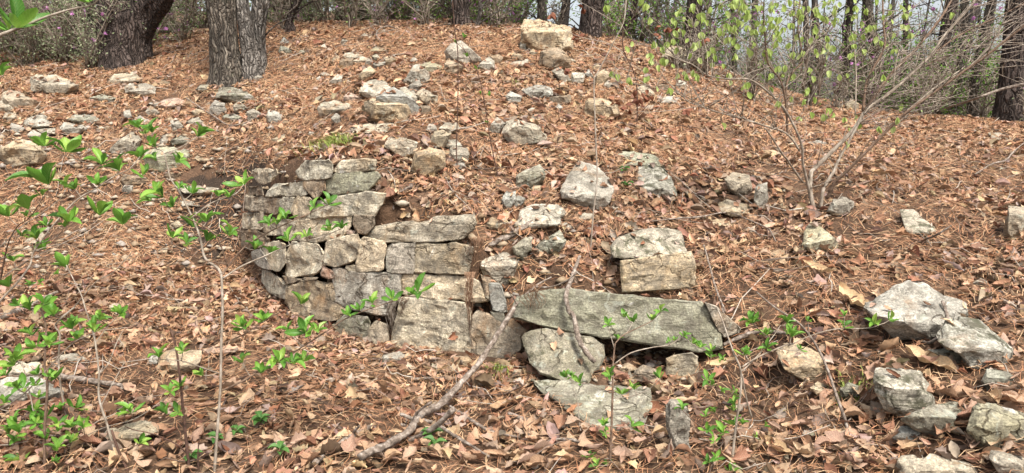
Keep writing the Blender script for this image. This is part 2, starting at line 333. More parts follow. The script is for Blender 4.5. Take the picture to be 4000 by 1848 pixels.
# ------------------------------------------------------------------ stones
MASK = np.zeros((462, 1000), bool)                # where stones show: litter there would only be buried in them
def mark(poly, shrink=.93):
    p = np.array(poly); c = p.mean(0); p = (c + (p - c) * shrink) / 4.0
    x0, x1 = int(max(0, p[:, 0].min())), int(min(999, p[:, 0].max())) ; y0, y1 = int(max(0, p[:, 1].min())), int(min(461, p[:, 1].max()))
    if x1 <= x0 or y1 <= y0: return
    X, Y = np.meshgrid(np.arange(x0, x1 + 1) + .5, np.arange(y0, y1 + 1) + .5); ins = np.zeros(X.shape, bool)
    for i in range(len(p)):
        ax, ay = p[i]; bx, by = p[i - 1]
        if ay == by: continue
        ins ^= ((ay > Y) != (by > Y)) & (X < (bx - ax) * (Y - ay) / (by - ay) + ax)
    MASK[y0:y1 + 1, x0:x1 + 1] |= ins
def rock_mesh(name, P, mat, seed, res=16, rough=1.0, strata=1.0, tilt=None, cuts=(5, 6, 7, 8), deep=.06, bev=.007, chips=1.0):
    """angular stone: hull of the corner points, worn edges, broken and layered surface. Returns mesh and its base point"""
    P = [Vector(p) for p in P]; c = sum(P, Vector()) / len(P); zmin = min(p.z for p in P); base = Vector((c.x, c.y, zmin))
    ext = [max(p[i] for p in P) - min(p[i] for p in P) for i in range(3)]; size = (sorted(ext)[1] + sorted(ext)[2]) / 2
    def hull(co):
        bm = bmesh.new()
        for p in co: bm.verts.new(p)
        r = bmesh.ops.convex_hull(bm, input=bm.verts)
        loose_v = [v for v in bm.verts if not v.link_faces]
        if loose_v: bmesh.ops.delete(bm, geom=loose_v, context='VERTS')
        return bm
    bm = hull([p - base for p in P]); rc = random.Random(seed * 31 + 5)
    for _ in range(rc.choice(cuts)):              # broken-off corners: flat fracture planes
        d = Vector((rc.gauss(0, 1), rc.gauss(-.4, .7), rc.gauss(.35, .8))).normalized(); sup = max(v.co.dot(d) for v in bm.verts); lim = sup - size * rc.uniform(.02, deep)
        co = [v.co.copy() for v in bm.verts if v.co.dot(d) <= lim]
        for e in bm.edges:
            p, q = e.verts[0].co, e.verts[1].co; dp, dq = p.dot(d) - lim, q.dot(d) - lim
            if dp * dq < 0: co.append(p.lerp(q, dp / (dp - dq)))
        bm.free(); bm = hull(co)
    bmesh.ops.remove_doubles(bm, verts=bm.verts, dist=size * .02)
    bmesh.ops.dissolve_limit(bm, angle_limit=math.radians(7), verts=bm.verts, edges=bm.edges)
    bmesh.ops.bevel(bm, geom=list(bm.edges), offset=size * bev, segments=1, affect='EDGES', clamp_overlap=True)
    bmesh.ops.triangulate(bm, faces=bm.faces)
    L = size / res
    for _ in range(7):
        es = [e for e in bm.edges if e.calc_length() > L * 1.35]
        if not es or len(bm.faces) > 9000: break
        bmesh.ops.subdivide_edges(bm, edges=es, cuts=1, use_grid_fill=True)
        bmesh.ops.triangulate(bm, faces=[f for f in bm.faces if len(f.verts) > 3])
    bm.normal_update()
    off = Vector((seed * 7.31 % 97, seed * 3.77 % 89, seed * 1.93 % 71))
    ax = (Vector((0, .12, 1)) if tilt is None else Vector(tilt)).normalized()
    mv = []
    for v in bm.verts:
        p = v.co / max(size, .12)
        d = .012 * mnoise.noise(p * 2.6 + off) + .015 * mnoise.noise(p * 7 + off) + .015 * mnoise.noise(p * 16 + off * 2)
        s = v.co.dot(ax) * 22 + 1.6 * mnoise.noise(p * 2.2 + off)
        lay = (mnoise.noise(Vector((s, off.x, off.y))) + .6 * mnoise.noise(Vector((s * 2.7, off.y, off.z)))) * .012 * strata
        side = 1 - abs(v.normal.dot(ax)) * .8
        chip = -.09 * max(0, min(1, (-mnoise.noise(p * 3.4 + off * 3) - .22) * 7)) * max(0, 1 - 0 * p.x)
        mv.append(v.normal * ((d * rough + lay * side + chip * .5 * chips) * size))
    for v, m in zip(bm.verts, mv): v.co += m
    me = bpy.data.meshes.new(name); bm.to_mesh(me); bm.free(); me.materials.append(mat)
    me.polygons.foreach_set('use_smooth', np.ones(len(me.polygons), bool))
    STONE_ME.append((me, base)); me.set_sharp_from_angle(angle=math.radians(19))
    return me, base
def scaled(poly, s, dy=0.0):
    cx = sum(p[0] for p in poly) / len(poly); cy = sum(p[1] for p in poly) / len(poly)
    return [(cx + (x - cx) * s, cy + (y - cy) * s + dy) for x, y in poly]
BPX = [900, 950, 1000, 1060, 1130, 1250, 1400, 1850, 2000, 2100]; BYY = [7.05, 6.75, 6.36, 5.95, 5.58, 5.25, 5.0, 4.58, 4.48, 4.4]
def wall_Y(px, py):
    b = float(np.interp(px, BPX, BYY)); Y = b
    for _ in range(3): Y = b + .16 * max(0, at(px, py, Y).z)
    return Y
SEED = [0]; OUTL = []; STONE_ME = []
def wall_stone(poly, mat, parent, thick=.30, proud=0.0, dep=None, grow=1.0, cuts=(1, 2), deep=.028):
    SEED[0] += 1; r = random.Random(SEED[0]); fy = dep or wall_Y; poly = scaled(poly, grow)
    if dep is None:                                     # masonry: fuller corners
        xs = [p[0] for p in poly]; ys = [p[1] for p in poly]; cx, cy, hw, hh = (max(xs) + min(xs)) / 2, (max(ys) + min(ys)) / 2, (max(xs) - min(xs)) / 2, (max(ys) - min(ys)) / 2
        poly = [(cx + (x - cx) * (1 + .13 * min(abs(x - cx) / hw, abs(y - cy) / hh)), cy + (y - cy) * (1 + .13 * min(abs(x - cx) / hw, abs(y - cy) / hh))) for x, y in poly]
    w = max(p[0] for p in poly) - min(p[0] for p in poly); h = max(p[1] for p in poly) - min(p[1] for p in poly)
    pr = proud + r.uniform(-.02, .025); P = []
    for x, y in poly: P.append(at(x, y, fy(x, y) - pr + r.uniform(0, .012)))
    for x, y in scaled(poly, .94): P.append(at(x, y, fy(x, y) - pr - r.uniform(.006, .020)))
    for x, y in scaled(poly, .84, h * .02): P.append(at(x, y, fy(x, y) - pr + thick))
    mark(poly, .93)
    me, base = rock_mesh('stone', P, SM[mat], SEED[0], res=13 if max(w, h) < 130 else 20, tilt=(r.uniform(-.15, .15), .15, 1), cuts=cuts, deep=deep, rough=.85, bev=.0035, chips=.5)
    return me, base
WALL = """wall|979,681 987,662 1081,661 1088,681 1058,711 1034,718 1004,711
wall|1159,671 1179,644 1196,629 1283,624 1300,640 1297,691 1266,698 1192,704 1166,688
wall|1299,677 1313,644 1337,630 1424,619 1465,624 1470,644 1465,669 1337,680
olive|1270,704 1317,677 1371,669 1465,672 1485,691 1471,714 1438,741 1347,745 1323,760 1273,755
wall|1045,738 1078,718 1179,711 1196,758 1179,765 1088,768 1045,765
brown|1186,711 1270,706 1273,741 1243,772 1223,775 1206,758 1186,738
brown|964,729 1021,723 1028,762 961,765
pale|952,812 957,782 967,768 1098,775 1092,815 1082,837 1014,822 997,825
wall|1098,782 1108,772 1149,775 1142,832 1118,839 1092,825
wall|1137,795 1166,765 1209,772 1234,790 1213,842 1155,849 1139,829
wall|1205,846 1236,785 1300,774 1323,765 1424,750 1498,758 1497,798 1478,815 1455,842 1387,829 1354,827 1300,845 1216,852
wall|947,835 1028,829 1034,882 1024,896 950,889
wall|1024,879 1034,859 1088,866 1135,859 1155,866 1142,916 1088,923 1045,919 1028,903
wall|1145,882 1162,852 1223,857 1280,852 1367,839 1374,886 1350,893 1337,926 1303,933 1236,950 1182,940 1142,936
brown|1377,876 1384,842 1461,845 1465,876 1451,896 1431,919 1397,909
pink|1350,896 1391,903 1384,913 1347,916
brown|937,903 997,898 1041,916 1048,936 1045,965 947,965
wall|1434,919 1467,882 1534,878 1615,866 1703,847 1834,842 1847,876 1844,903 1797,933 1703,943 1497,946
wall|1027,974 1041,950 1088,943 1115,957 1113,1030 1090,1060 1060,1052 1030,1000
grey|985,985 1022,968 1040,1010 1058,1052 1020,1050 990,1020
wall|1129,974 1142,947 1189,950 1246,957 1246,977 1268,990 1263,1027 1253,1051 1223,1078 1186,1083 1118,1078 1115,1024
wall|1266,1034 1269,990 1273,950 1287,940 1397,916 1404,960 1387,1017 1350,1034 1307,1046
wall|1404,943 1424,926 1498,945 1510,962 1500,1021 1494,1048 1481,1058 1392,1060 1389,1030
grey|1518,960 1528,950 1618,952 1614,1054 1608,1064 1534,1064 1514,1058 1503,1024
tan|1620,967 1632,955 1703,950 1780,950 1844,970 1837,1024 1820,1068 1780,1071 1686,1071 1621,1061
pink|1250,1068 1263,1037 1300,1058 1310,1074 1303,1088 1283,1095 1253,1078
tan|1347,1048 1354,1036 1387,1037 1387,1061 1367,1063
pale|1024,1058 1034,1054 1102,1091 1122,1115 1118,1155 1108,1165 1051,1142 1024,1101
tan|1129,1115 1155,1101 1236,1091 1298,1105 1303,1128 1313,1175 1340,1200 1347,1209 1320,1243 1293,1256 1236,1253 1192,1243 1149,1219 1115,1182 1122,1142
grey|1305,1108 1313,1054 1347,1052 1400,1065 1501,1068 1559,1076 1566,1150 1530,1200 1514,1229 1467,1232 1410,1219 1387,1206 1344,1195 1317,1179
wall|1565,1078 1582,1073 1686,1076 1817,1078 1871,1101 1887,1162 1894,1172 1854,1179 1736,1172 1686,1165 1608,1155 1575,1148
wall|1575,1168 1602,1160 1669,1178 1736,1186 1803,1189 1832,1215 1840,1290 1842,1410 1780,1400 1690,1380 1600,1380 1530,1360 1553,1290 1565,1230
pale|1836,1254 1871,1216 1926,1233 2035,1309 2040,1363 1953,1429 1893,1445 1850,1400
white|1908,1110 1950,1107 1964,1127 1981,1214 1967,1218 1924,1211 1917,1160
mossy|1917,1220 1967,1221 1973,1240 1955,1270 1925,1262
brown|1880,1078 1915,1090 1910,1170 1895,1160
mossy|1300,1270 1350,1225 1430,1240 1448,1262 1440,1330 1370,1325 1310,1305
pale|1436,1290 1467,1253 1511,1269 1520,1345 1470,1360 1437,1350
brown|1990,1240 2060,1290 2045,1330 2000,1300 1985,1270
brown|1112,1080 1150,1086 1240,1085 1240,1092 1155,1102 1125,1110
"""
wall = empty('dry_stone_wall', (-.9, 5.0, 0))
tag(wall, 'weathered dry stone retaining wall of rough grey and tan blocks curving round the bank', 'stone wall', kind='thing')
bpy.context.view_layer.update()
for line in WALL.strip().split('\n'):
    mt, s = line.split('|'); poly = pts('F', s)
    me, base = wall_stone(poly, mt, wall)
    link('stone', me, wall, base - wall.location)

def loose(poly, mat, label, r=.5, tilt=24, Y=None, thick=.65, res=None):
    SEED[0] += 1; rr = random.Random(SEED[0] * 13); poly = scaled(poly, 1.13)
    xs = [p[0] for p in poly]; ys = [p[1] for p in poly]; w = max(xs) - min(xs); h = max(ys) - min(ys); cx = (max(xs) + min(xs)) / 2
    yb = max(ys) - .04 * h; Y0 = Y if Y else hit(cx, yb).y
    if Y is None: Y0 -= .03
    mpp = Y0 / F; ridge = max(ys) - r * h; a = math.radians(tilt); P = []
    def dY(x, y):
        d = .13 * w * mpp * abs((x - cx) / (w / 2)) + rr.uniform(-.05, .05) * w * mpp
        if y < ridge:
            e = math.atan((y - 421) / F); L = (ridge - y) * mpp / math.sin(max(a + e, math.radians(13)))
            d += min(L * math.cos(a), 1.0 * w * mpp)
        else: d += .14 * (y - ridge) * mpp
        return d
    for x, y in poly: P.append(at(x, y, Y0 + dY(x, y)))
    for f in (-.30, .02, .33):
        x = cx + f * w + rr.uniform(-.04, .04) * w; P.append(at(x, ridge + rr.uniform(-.05, .08) * h, Y0 - .05 * w * mpp))
    for x, y in scaled(poly, .72):
        if y > ridge: P.append(at(x, y, Y0 - .03 * w * mpp + .10 * (y - ridge) * mpp))
    T = thick * min(w, 1.6 * h) * mpp
    for x, y in scaled(poly, .80, .12 * h): P.append(at(x, y, Y0 + dY(x, y) + T))
    mark(poly, .80); OUTL.append((poly, Y0))
    big = max(w, h); res = res or (9 if big < 50 else 12 if big < 110 else 18 if big < 240 else 26)
    me, base = rock_mesh('stone', P, SM[mat], SEED[0], res=res, tilt=(rr.uniform(-.3, .3), rr.uniform(-.1, .3), 1))
    o = link('stone', me, None, base); tag(o, label, 'stone'); return o
STONES = """R1|pale|.5|205,540 235,500 370,505 450,560 520,570 510,600 440,630 300,625 215,600|broad pale stone topmost at the far left below the thicket
R1|pale|.3|700,560 740,500 880,480 960,535 850,560|flat cream slab on the leaves below the big forked trunk
R1|white|.45|830,575 880,555 960,555 1030,580 1020,620 960,640 850,615|chunky white stone leaning on the front of the flat cream slab
R1|tan|.5|1020,540 1060,530 1150,545 1150,570 1040,560|thin tan sliver of stone just right of the flat cream slab
R1|mossy|.5|600,650 680,630 770,650 760,680 640,680|low dark mossy stone sunk in needles left below the chunky white stone
R1|pale|.5|10,640 60,600 150,630 245,680 240,720 150,725 50,700|sloping pale stone near the left edge above the smaller edge stone
R1|pale|.5|-40,680 0,668 60,680 90,720 60,745 -30,750|half hidden pale stone cut by the left edge of the view
R1|pale|.5|15,790 40,745 110,755 110,790 50,810|small squarish pale stone near left edge under the sloping stone
R1|white|.25|155,820 180,790 280,755 345,820 330,840 190,855|smooth white flat stone among rubble at the far left
R1|grey|.5|65,850 80,820 165,850 140,880 80,885|small grey stone left of the smooth white flat one
R1|mossy|.5|440,790 480,765 620,765 650,800 600,825 500,812|moss edged slab lying on a rounder grey stone at the left
R1|grey|.6|400,850 430,815 540,830 570,860 500,900 420,890|rounded grey stone beneath the moss edged slab
R1|white|.5|180,900 220,865 290,900 270,935 190,930|small angular white stone above the big layered boulder
R1|pale|.5|250,860 360,850 365,890 290,900|narrow pale stone between white angular stone and rounded grey one
R1|tan|.7|-20,1000 120,930 250,960 290,1030 270,1090 90,1115 20,1060|big tan boulder with layered grain at the left edge
R1|pink|.3|1030,705 1090,660 1170,650 1240,680 1100,720|long flat pinkish stone on needles left of the mossy rock pile
R1|pale|.5|970,740 1000,705 1060,750 1050,770 980,772|small pale wedge below the long pinkish flat stone
R1|grey|.5|980,690 1010,675 1060,680 1030,705|little grey chip at the left tip of the pinkish stone
R1|white|.6|820,740 860,730 875,775 850,800 825,780|small upright white stone above the tilted slab pair
R1|grey|.4|880,805 930,770 980,800 960,830 890,828|light grey stone just right of the small upright white one
R1|white|.6|1130,810 1170,785 1215,840 1200,880 1150,870|pale egg shaped stone beside the rosette leaves above the long slab
R1|pale|.5|1240,810 1310,780 1360,820 1320,840 1250,840|pale pointed stone right of the egg shaped stone
R1|tan|.6|1275,740 1310,725 1370,740 1370,775 1290,770|brownish block partly buried beside the dead branch
R1|mossy|.5|1440,650 1470,580 1560,575 1660,640 1700,680 1600,690 1500,665|big moss streaked cap stone of the pile in front of the twin trunks
R1|grey|.7|1395,710 1430,670 1490,690 1500,740 1450,775 1400,755|round grey stone under the left end of the moss streaked cap stone
R1|pale|.6|1550,700 1590,675 1640,720 1600,755 1550,745|middle stone under the moss streaked cap stone
R1|white|.7|1640,745 1680,725 1740,760 1710,805 1650,800|pale blocky stone under the right end of the moss streaked cap stone
R1|mossy|.5|1480,770 1540,755 1600,775 1580,805 1500,810|low mossy stone at the foot of the pile under the cap stone
R1|mossy|.6|1300,595 1330,565 1385,565 1370,600 1320,610|small moss sided stone left of the moss streaked cap stone
R1|grey|.6|1690,515 1710,495 1745,510 1735,540 1690,540|grey stone tucked against the foot of the twin trunks
R1|tan|.5|1540,560 1580,548 1620,560 1600,580 1550,578|tan flake of stone at the roots right behind the cap stone
R1|grey|.6|1770,770 1790,730 1850,750 1870,800 1830,830 1780,810|root covered grey stone right of the mossy pile
R1|pale|.55|730,1000 770,950 880,880 930,930 890,1030 780,1035|tilted pale slab leaning left in the left rubble
R1|olive|.55|960,1040 1000,1000 1250,955 1280,970 1275,1060 1120,1145 1020,1145|thick long slab overhanging the eroded bank on the left
R1|white|.5|1060,955 1075,900 1130,890 1105,960|white splinter standing behind the thick long slab
R1|mossy|.5|1130,930 1180,895 1260,920 1255,955 1150,962|speckled stone resting on the rear of the thick long slab
R5|pale|.12|1165,180 1200,140 1310,85 1400,120 1495,200 1460,240 1390,270 1250,230|large flat diamond shaped pale slab on the eroded bank
R5|brown|.7|800,180 830,140 960,160 990,205 820,215|dark flat stone wedged under the thick long slab
R5|brown|.7|1090,150 1130,125 1210,120 1190,155 1120,170|brown block under the right end of the thick long slab
R5|white|.2|1180,260 1220,250 1330,320 1335,360 1270,330|long white sliver lying on the bank below the diamond slab
R5|tan|.4|1430,120 1470,100 1500,130 1460,138|small orange tan chip right of the diamond slab
R5|white|.4|1345,75 1380,65 1425,70 1400,95 1365,92|white flat chip above the diamond slab
R5|tan|.4|1295,30 1320,5 1365,40 1340,60|rust coloured fragment at the right end of the thick long slab
R1|tan|.5|1800,925 1890,895 1897,950 1810,945|yellowish wedge of stone above the bank left of the wall
R2|white|.6|345,890 360,865 385,880 370,908|tiny white stone on dark soil left above the grass tuft
R5|tan|.3|1040,645 1110,625 1155,655 1080,670|flat tan stone low on the eroded bank
R5|tan|.5|1130,470 1180,445 1215,480 1170,500|pale tan pebble block in middle of the eroded bank
R5|pale|.2|160,590 250,500 300,500 300,540 200,605|flat grey plate lying far left under the azalea rosettes
R5|grey|.7|810,240 830,210 880,215 885,265 830,275|dull grey lump below the thick long slab
R2|grey|.4|155,290 185,250 230,290 190,302|light grey upper stone of the stacked pair right of the twin trunks
R2|mossy|.6|150,355 165,305 235,330 230,362 160,368|darker lower stone of the stacked pair right of the twin trunks
R2|mossy|.5|275,362 300,330 355,350 330,368|flat mossy stone right of the stacked pair
R2|grey|.6|560,292 575,260 610,270 600,297|grey pointed stone alone in needles high on the slope
R2|pale|.4|660,292 700,265 730,280 700,297|pale flat stone below the brush heap near the crest
R2|pale|.5|690,245 720,220 750,235 720,258|small pale stone just under the crest left of brush heap
R2|grey|.5|815,215 850,193 900,205 880,222|grey stone under the dead brush heap at the crest
R2|grey|.4|425,312 455,290 470,320 445,335|rough grey stone on the upper slope left of the pointed one
R2|olive|.35|755,340 800,310 880,320 850,335 780,348|long flat olive stone above the rubble cluster
R2|tan|.5|490,412 540,370 560,380 530,417|narrow tan stone at the left end of the rubble cluster
R2|pale|.4|575,380 600,350 720,350 710,380 600,397|layered flat stone on top of the rubble cluster
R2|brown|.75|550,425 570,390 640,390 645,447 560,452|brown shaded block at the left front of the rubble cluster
R2|pale|.5|645,405 700,375 740,385 720,420 650,427|pale stone in the middle of the rubble cluster
R2|white|.6|722,432 745,385 780,415 770,442|white tooth shaped stone in the rubble cluster
R2|white|.5|775,422 800,415 885,410 860,455 790,457|white hollow topped stone at the front of the rubble cluster
R2|mossy|.5|768,372 800,355 825,390 790,402|dark pointed stone at the back of the rubble cluster
R2|tan|.6|850,382 880,370 925,395 905,440 870,432|tan stone at the right end of the rubble cluster
R2|tan|.6|680,512 720,460 750,440 795,475 760,510 700,542|tan boulder alone below the rubble cluster
R2|grey|.4|425,492 450,475 490,495 460,512|smooth grey stone left of the lone tan boulder
R2|grey|.5|398,525 420,505 440,525 420,547|small grey stone under the smooth grey one
R2|grey|.5|488,545 540,495 575,505 560,550 510,567|blocky light grey stone between smooth grey and lone tan stones
R2|white|.5|592,552 610,530 637,545 622,560|tiny whitish stone left below the lone tan boulder
R2|white|.5|685,605 700,570 760,540 830,530 885,580 860,605 790,660 720,632|white flat topped boulder at the upper left of the leaning heap
R2|grey|.75|805,650 880,600 920,590 1060,680 1095,770 1040,790 960,740 840,685|long dark grained stone leaning across the middle of the heap
R2|tan|.7|725,680 800,660 1035,805 1000,815 930,812 840,822 760,785|tan slab with pale upper edge at the front of the leaning heap
R2|pale|.5|960,590 1000,575 1100,660 1097,715 1030,680|pale stone behind the long dark grained stone
R2|white|.7|990,540 1050,440 1080,435 1145,480 1145,555 1080,565|tall white stone standing at the top of the leaning heap
R2|grey|.6|1010,582 1080,530 1100,570 1050,622 1020,612|grey wedge under the tall white standing stone
R2|pale|.6|1060,622 1110,590 1200,640 1200,690 1160,712 1100,675|pale stone with shadowed underside at the right of the leaning heap
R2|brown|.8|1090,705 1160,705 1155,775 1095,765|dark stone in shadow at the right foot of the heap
R2|pink|.6|830,795 890,778 880,812 835,818|small pinkish stone at the front foot of the tan slab
R2|pale|.5|410,722 430,690 520,670 610,690 605,740 440,775|wide pale stone half buried left of the leaning heap
R2|pink|.5|580,640 620,615 700,650 685,682 600,682|reddish stone just above the wide half buried pale stone
R2|white|.6|498,790 530,755 570,780 560,832 530,822|white stone among hanging roots below the wide pale stone
R2|pale|.35|640,852 700,825 930,820 930,860 760,892 660,888|low flat ledge stone in front of the leaning heap
R2|pale|.5|860,962 880,915 1000,920 1060,950 1050,1020 980,1052 870,995|broken pale stone in litter above the wall top
R2|tan|.75|1040,1110 1060,1020 1130,985 1240,1010 1245,1100 1120,1187 1060,1165|large upright tan slab with the fallen stick across it
R2|grey|.5|1130,862 1150,825 1190,830 1205,862 1160,882|rounded grey stone left at the top of the small stack
R2|tan|.65|1145,960 1190,870 1240,870 1290,890 1240,990 1170,988|tan leaning stone in the small stack above the upright slab
R2|pale|.4|1220,852 1260,820 1330,810 1350,860 1290,882|flat pale stone at the back of the small stack
R2|pale|.5|1245,975 1250,930 1330,930 1370,970 1300,992|squared pale stone in the middle of the small stack
R2|pale|.55|1280,1005 1310,975 1400,985 1410,1030 1390,1082 1310,1062|front pale block of the small stack with dark underside
R2|grey|.7|1300,1090 1380,1080 1395,1120 1330,1135|grey stone in shade beneath the front pale block
R2|white|.65|1545,870 1600,785 1655,820 1600,900 1560,907|narrow white stone standing left of the big pale triangle stone
F|pale|.75|1968,520 1985,478 2020,470 2090,490 2130,530 2122,562 2015,578|big pale triangular boulder on the middle slope
R2|grey|.6|1260,340 1300,300 1370,270 1480,380 1480,402 1400,432 1340,405 1270,387|grey pyramid shaped boulder below the crest left of the largest boulder
R2|brown|.6|1252,422 1280,395 1380,450 1320,502 1260,482|brownish stone under the left side of the pyramid boulder
R2|olive|.5|1085,435 1160,410 1230,440 1220,482 1140,482|olive stone left of the pyramid boulder
R2|white|.5|1475,442 1550,375 1580,400 1580,450 1530,477|white angular stone right of the pyramid boulder
R2|brown|.6|1555,372 1600,358 1640,380 1615,435 1572,412|dark stone behind the white angular stone
R2|grey|.6|1660,642 1690,610 1760,640 1750,682 1670,692|white grey stone with dark side on the middle slope
R3|grey|.5|75,602 170,555 260,590 260,632 180,667 100,642|broad grey sloping stone below the row under the largest boulder
R2|white|.5|1020,412 1045,375 1075,400 1060,422|small white stone between rubble cluster and olive stone
R2|tan|.6|1690,392 1720,345 1770,370 1760,397|tan stone left of the prop under the largest boulder
R2|grey|.3|1680,422 1800,390 1810,420 1720,447|flat grey stone below the tan stone near the largest boulder
R3|tan|.62|60,215 100,145 180,142 370,180 410,220 405,310 380,357 290,345 200,345 150,337 75,280|largest tan boulder standing on the crest of the slope
R3|pale|.8|50,342 55,285 95,285 97,347|small square prop stone at the left foot of the largest boulder
R3|tan|.6|105,352 140,325 175,350 130,377|small tan stone in front of the largest boulder
R3|brown|.72|190,432 200,340 300,320 380,380 377,440 240,477|brown faced boulder directly below the largest boulder
R3|pale|.5|380,382 427,405 402,422|pale splinter at the right of the brown faced boulder
R3|white|.6|268,472 320,450 390,540 382,562 330,542|white slanting stone leading the row below the brown faced boulder
R3|white|.6|395,552 400,480 480,490 472,552 420,572|white square stone second in the row below the brown faced boulder
R3|grey|.6|485,492 510,460 540,510 522,532|thin grey upright stone third in the row below the brown faced boulder
R3|tan|.7|550,572 560,490 620,460 650,500 612,572|tan block at the right end of the row below the brown faced boulder
R3|tan|.6|530,452 560,420 590,440 562,472|small tan stone behind the right end of the row
R3|grey|.6|605,575 640,535 670,560 645,590|grey stone touching the tan block at the end of the row
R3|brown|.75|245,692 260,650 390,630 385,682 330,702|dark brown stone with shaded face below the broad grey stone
R3|white|.5|288,712 310,690 337,715 312,742|small white chip in front of the dark brown stone
R3|tan|.7|490,742 500,660 600,660 690,700 702,760 600,792 510,772|squared tan block with cracked face in middle right slope
R3|pale|.3|105,802 160,755 215,755 202,790 130,812|flat pale stone above the big triangular boulder
R3|white|.5|95,745 120,715 150,720 130,755|small whitish stone left of the flat pale one
R3|pale|.4|840,582 880,560 940,600 952,642 900,632|pale flat stone under the pale green leaves
R3|brown|.8|960,602 980,560 1030,570 1042,604|small dark block beside the pale flat stone under the leaves
R3|white|.5|1088,572 1110,530 1162,550 1132,587|white stone half hidden by twigs of the pale green shrub
R3|grey|.3|968,672 1020,640 1112,640 1082,682 1000,692|flat grey stone in the twigs below the dark block
R3|tan|.6|1000,382 1040,310 1090,310 1200,350 1242,440 1120,452 1020,432|tan boulder on the crest seen through the pale green leaves
R3|olive|.2|630,1005 740,1000 960,1040 992,1110 830,1095 690,1052|olive flat slab above the black spotted slab
R7|spot|.25|1000,85 1060,65 1180,110 1250,200 1255,270 1180,287 1100,262 1010,160|pale slab with black spots overlapping the olive flat slab
R7|grey|.35|510,240 560,140 620,60 720,100 800,160 832,230 800,320 730,372 600,342 520,292|large grey lichen boulder behind the thin pale stem
R7|mossy|.6|205,150 260,110 350,80 385,140 382,175 250,247 205,222|dark mossy angular rock in mid slope
R7|tan|.6|290,235 320,210 360,215 355,250 310,260|small tan stone under the dark mossy angular rock
R7|white|.6|105,302 130,255 190,250 197,300 150,372 110,342|cream stone of the broken white pair
R7|white|.6|170,362 210,280 257,300 232,347|smaller bright half of the broken white pair
R7|white|.3|150,472 240,380 330,340 460,345 512,390 430,452 300,492 180,512|large sunlit cream stone lying in leaves right of the long capstone
R7|tan|.4|-5,452 40,420 112,460 82,502 10,502|tan stone at the right end of the long capstone
R7|pale|.4|608,432 650,390 702,400 692,440 640,452|small pale stone at the foot of the grey lichen boulder
R7|grey|.4|468,472 530,460 577,490 532,507|flat grey chip right of the sunlit cream stone
R7|mossy|.6|178,622 260,560 302,560 292,640 242,702 190,682|dark grey stone under the dead log
R7|mossy|.6|318,672 340,600 480,520 522,590 482,642 360,692|grainy grey angular stone right of the stone under the log
F|white|.55|1881,1040 1887,1024 1918,1018 1968,977 2029,995 2027,1030 1978,1106 1965,1112 1915,1088 1895,1070|bright white block perched on the broken end of the wall
R7|pale|.5|1590,172 1640,130 1740,150 1762,250 1700,292 1620,242|wide pale stone left of the multi stemmed shrub base
R7|white|.7|1780,302 1790,220 1860,200 1867,310 1800,372|white flat faced stone beside the wide pale one near the shrub
R7|tan|.35|1540,332 1600,310 1740,340 1742,400 1650,422 1550,382|tan stone below the wide pale stone near the shrub
R7|tan|.3|1470,442 1600,430 1642,470 1480,492|flat tan plate in leaves right of the two tier block
R8|white|.6|570,382 610,310 680,280 742,310 722,380 640,412|white stone with black streaks beside the shrub base
R8|olive|.4|410,602 430,480 480,460 560,540 632,600 590,657 500,652 430,642|olive pyramid stone in leaves below the shrub
R8|spot|.2|1060,382 1150,375 1220,440 1285,510 1260,552 1180,512 1090,442|flat stone with black moss spots on the right slope
R8|pale|.7|1740,502 1770,360 1900,370 1890,460 1830,572 1750,562|pale stone at the right edge half buried in litter
F|grey|.4|3372,1180 3450,1150 3565,1106 3625,1135 3750,1185 3772,1228 3740,1280 3680,1332 3590,1347 3500,1312 3450,1240|largest flat grey slab on the right slope
Q4|spot|.42|1410,210 1470,120 1560,90 1690,110 1930,310 1900,385 1770,442 1640,412 1430,250|pale lichen boulder propped over a dark hollow at right
R4|grey|.4|440,947 490,930 560,950 540,975 460,972|grey flat stone just above the shrub base
R4|pale|.2|1640,882 1700,875 1790,920 1740,947|thin pale plate in leaves near the right edge
R4|tan|.6|680,692 720,665 770,690 762,742 690,742|rusty brown stone in litter behind the shrub stems
Q4|tan|.42|255,312 310,265 540,330 622,500 600,552 510,552 470,532 330,412|cream topped block with brown side in the right litter
Q4|tan|.5|488,582 540,540 612,570 602,642 540,632|small tan stone at the foot of the cream topped block
Q4|mossy|.5|700,592 760,540 872,590 862,652 720,642|low mossy stone sunk in needles left of the black mossed block
Q4|spot|.62|960,565 980,450 1270,470 1312,520 1312,640 1392,760 1300,792 1140,782 1030,722|white block with a black moss patch on its face
Q4|mossy|.6|1140,795 1390,700 1500,690 1602,710 1560,790 1420,932 1330,902 1240,862|dark grey stone under the black mossed block
Q4|white|.6|1080,932 1140,860 1240,855 1292,900 1250,982 1130,962|speckled white stone at the foot of the black mossed block
Q4|mossy|.55|1720,532 1760,450 1900,470 1952,510 1890,592 1770,592|green mossed stone under the propped lichen boulder
Q4|olive|.45|1630,872 1690,660 1850,700 2040,780 2040,960 1850,992 1690,992 1640,932|big grey olive stone low at the right edge
Q4|pale|.4|1125,1122 1170,1075 1350,1065 1600,1120 1700,1200 1680,1260 1130,1240|pale mossy slab at the bottom edge of the view
Q4|white|.45|1780,1082 1800,1020 1900,1060 2040,1090 2040,1200 1840,1175|speckled pale stone in the bottom right corner
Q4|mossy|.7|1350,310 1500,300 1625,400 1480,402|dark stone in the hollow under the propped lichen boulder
R8|grey|.6|1535,860 1580,830 1625,850 1620,885 1560,885|small dark grey stone above the largest flat grey slab
Q1|pale|.4|60,472 120,395 270,400 312,480 270,512 90,522|upper cream stone of the pair in the lower left shrubs
Q1|white|.45|-60,600 0,518 270,508 442,610 400,652 200,702 -40,712|wide cream slab low at the left edge behind the shrub
